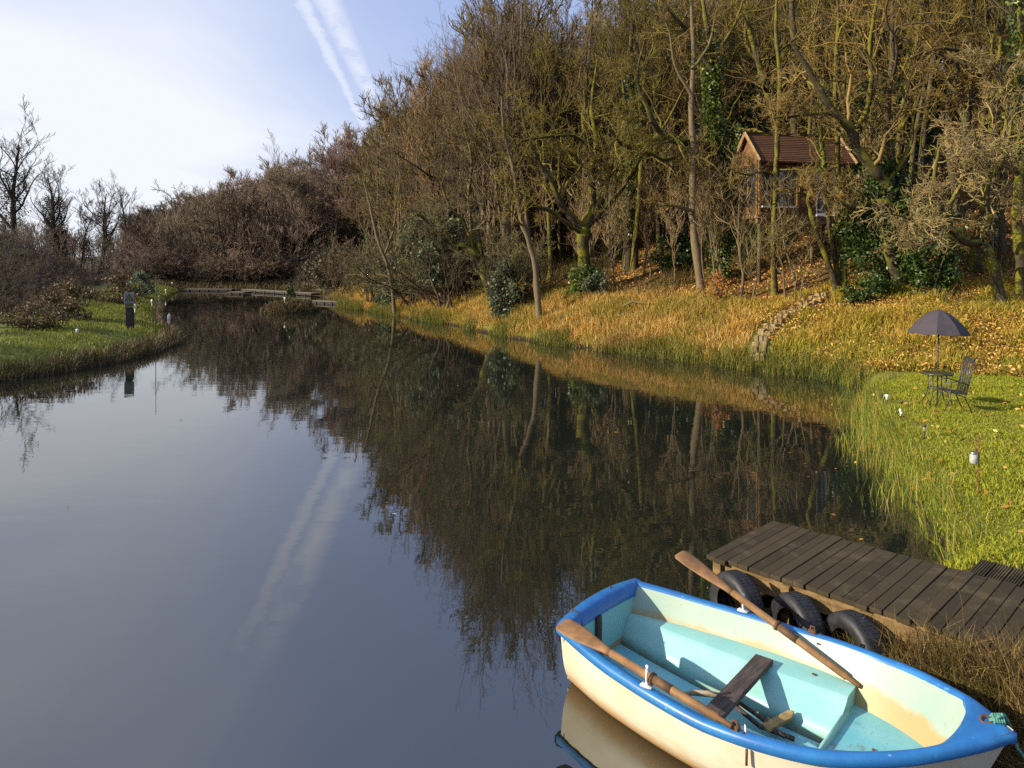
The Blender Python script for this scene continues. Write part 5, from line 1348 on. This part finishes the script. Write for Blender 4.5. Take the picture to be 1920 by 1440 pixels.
t = thing('thin_pole', 'thin tall dark pole standing upright near the tip of the spit', 'pole', (x, y, z)); m = MB(); m.tube([(0, 0, -.5), (0, 0, 1.4), (.01, 0, 2.45)], [.016, .013, .008], 7); m.build('rod', M_IRON, t, True); m = MB(); m.lathe([(.0, 2.50), (.02, 2.48), (.02, 2.44), (0, 2.42)], 8); m.build('tip_ring', M_IRON, t, True)
x, y = pl(286, 35.5); z = tz(x, y)
t = thing('mooring_stake', 'short dark stake in the water behind the tip of the spit', 'stake', (x, y, 0)); m = MB(); m.tube([(0, 0, -.6), (0, 0, .75)], [.06, .05], 8); m.build('shaft', M_POST, t, True)
x, y = pl(145, 26.8); z = tz(x, y)
t = thing('bank_light', 'pale stake light standing on the near grass of the spit', 'light', (x, y, z)); m = MB(); m.tube([(0, 0, -.05), (0, 0, .22)], .012, 6); m.build('stake', M_IRON, t, True); m = MB(); m.lathe([(0, .36), (.05, .35), (.055, .32), (.04, .24), (0, .22)], 12); m.build('lamp', M_WHITE, t, True)
x, y = pl(62, 29.0); 
t = thing('bank_light', 'pale stake light at the foot of the bushes on the left bank', 'light', (x, y, tz(x, y))); m = MB(); m.tube([(0, 0, -.05), (0, 0, .26)], .012, 6); m.build('stake', M_IRON, t, True); m = MB(); m.lathe([(0, .38), (.05, .37), (.055, .34), (.04, .26), (0, .24)], 12); m.build('lamp', M_WHITE, t, True)
M_PEG = simple('peg_white', (.8, .8, .62), (.7, .7, .5), 6, .5, .4)
for px, y, lab in ((253, 42, 'nearest yellow-white marker peg on the left path just behind the warning sign'), (285, 52, 'second yellow-white marker peg along the left path'), (298, 60, 'middle yellow-white marker peg along the left path'), (311, 70, 'fourth yellow-white marker peg along the left path'), (323, 84, 'farthest yellow-white marker peg by the lifebuoy')):
    x, y = pl(px, y); t = thing('marker_peg', lab, 'peg', (x, y, tz(x, y)), 0, 'marker pegs along the left path')
    m = MB(); m.tube([(0, 0, -.1), (0, 0, .3)], .025, 6); m.build('stake', M_PEG, t, True); m = MB(); m.lathe([(0, .55), (.06, .53), (.075, .42), (.05, .3), (0, .29)], 10); m.build('head', M_PEG, t, True)
x, y = pl(317, 44.6)
t = thing('float_marker', 'white square float marker on the water behind the spit', 'float', (x, y, 0), R_(15))
m = MB(); m.box((0, 0, .12), (.15, .1, .26)); m.build('float_body', M_WHITE, t, bevel=.02); m = MB(); m.tube([(0, 0, .24), (0, 0, .36)], .012, 6); m.build('stem', M_WHITE, t, True)
x, y = pl(326, 88); z = tz(x, y)
t = thing('lifebuoy', 'orange-red lifebuoy on a post at the far end of the left path', 'lifebuoy', (x, y, z))
m = MB(); m.tube([(0, 0, -.2), (0, 0, 2.3)], .05, 8); m.build('post', M_POST, t, True)
m = MB(); m.lathe([(.36 + .09 * math.cos(a), .09 * math.sin(a)) for a in np.linspace(0, 2 * PI, 11)], 24, (0, -.14, 1.85), Matrix.Rotation(R_(90), 3, 'X')); m.build('ring', simple('buoy_red', (.55, .08, .03), (.45, .06, .03), 4, .5, .4), t, True)

# ------------------------------------------------------------------ far end of the pond
M_PALEW = simple('pale_timber', (.19, .165, .12), (.13, .11, .08), 6, .85, .2, 0, .2)
def walkway(label, pxa, pxb, ya, yb, w_, zt, posts):
    xa, ya = pl(pxa, ya); xb, yb = pl(pxb, yb); L = math.hypot(xb - xa, yb - ya); an_ = math.atan2(yb - ya, xb - xa)
    t = thing('boardwalk', label, 'boardwalk', (xa, ya, 0), an_)
    m = MB(); n = int(L / .3)
    for k in range(n): m.box(((k + .5) * L / n, 0, zt), (L / n - .03, w_, .05))
    m.build('decking', M_PALEW, t)
    m = MB(); m.box((L / 2, -w_ / 2 + .06, zt - .12), (L, .06, .14)); m.box((L / 2, w_ / 2 - .06, zt - .12), (L, .06, .14)); m.build('beam', M_POST, t)
    for k in range(posts):
        m = MB(); m.box((L * (k + .5) / posts, -w_ / 2 + .02, zt / 2 - .35), (.12, .12, zt + .6)); m.build('post', M_POST, t)
walkway('long pale boardwalk edging the far bank left of the islet', 462, 592, 81.5, 72, 1.1, .26, 7)
walkway('pale boardwalk strip along the far bank behind the lifebuoy side', 350, 438, 83.4, 82.6, .9, .22, 5)
walkway('low pale jetty between the islet and the end of the golden bank', 592, 652, 60.5, 58.5, .8, .20, 4)
walkway('small square fishing platform standing out from the far bank', 434, 464, 76, 75.6, 1.6, .22, 2)
x, y = pl(553, 50.4)
put('sap1', x, y, 2.6, (.16, .13, .09), 'islet_sapling', 'bare sapling leaning on the small islet', 'sapling', rz=1.0).rotation_euler = (R_(-8), R_(14), 1.0)
def conifer(x, y, h, label):
    t = thing('young_conifer', label, 'conifer', (x, y, tz(x, y)))
    m = MB(); m.tube([(0, 0, -.1), (0, 0, h)], [.05, .01], 6); m.build('trunk', M_BARK, t, True)
    n = 1600; q = rng.random(n); r = (1 - q) * h * .27 * rng.random(n) ** .5; a = rng.uniform(0, 2 * PI, n)
    leafcloud('foliage', np.stack([r * np.cos(a), r * np.sin(a), .15 + q * h * .9], 1), .06, M_HOLLY, t)
conifer(*pl(545, 50.9), 2.0, 'small dark conifer growing on the islet')
x, y = pl(534, 50.0); t = thing('islet_peg', 'white peg standing on the islet', 'peg', (x, y, tz(x, y))); m = MB(); m.tube([(0, 0, -.1), (0, 0, .4)], .03, 6); m.build('stake', M_PEG, t, True); m = MB(); m.lathe([(0, .62), (.06, .6), (.07, .48), (0, .38)], 10); m.build('head', M_PEG, t, True)
x, y = pl(487, 85.5); t = thing('far_bank_peg', 'white peg on the far bank above the long boardwalk', 'peg', (x, y, tz(x, y))); m = MB(); m.tube([(0, 0, -.1), (0, 0, .5)], .04, 6); m.build('stake', M_PEG, t, True); m = MB(); m.lathe([(0, .85), (.09, .83), (.1, .65), (0, .5)], 10); m.build('head', M_PEG, t, True)
leafy('willow_scrub', 'dark rounded leafy scrub at the corner of the far bank behind the low jetty', 'scrub', *pl(640, 66), 3.0, 2.0, 3.4, 6000, .12, leaf_mat('scrub', [(0, (.03, .032, .015)), (.6, (.07, .06, .03)), (1, (.12, .1, .05))], .6), .1, 34)

# ------------------------------------------------------------------ render settings
vs = scene.view_settings; vs.view_transform = 'Standard'; vs.look = 'None'; vs.exposure = 0.7; vs.gamma = 1.0; vs.use_curve_mapping = False
c = scene.cycles
c.max_bounces = 5; c.diffuse_bounces = 2; c.glossy_bounces = 3; c.transmission_bounces = 2; c.transparent_max_bounces = 4
c.caustics_reflective = False; c.caustics_refractive = False
c.use_denoising = False; c.sample_clamp_indirect = 4.0
scene.render.film_transparent = False
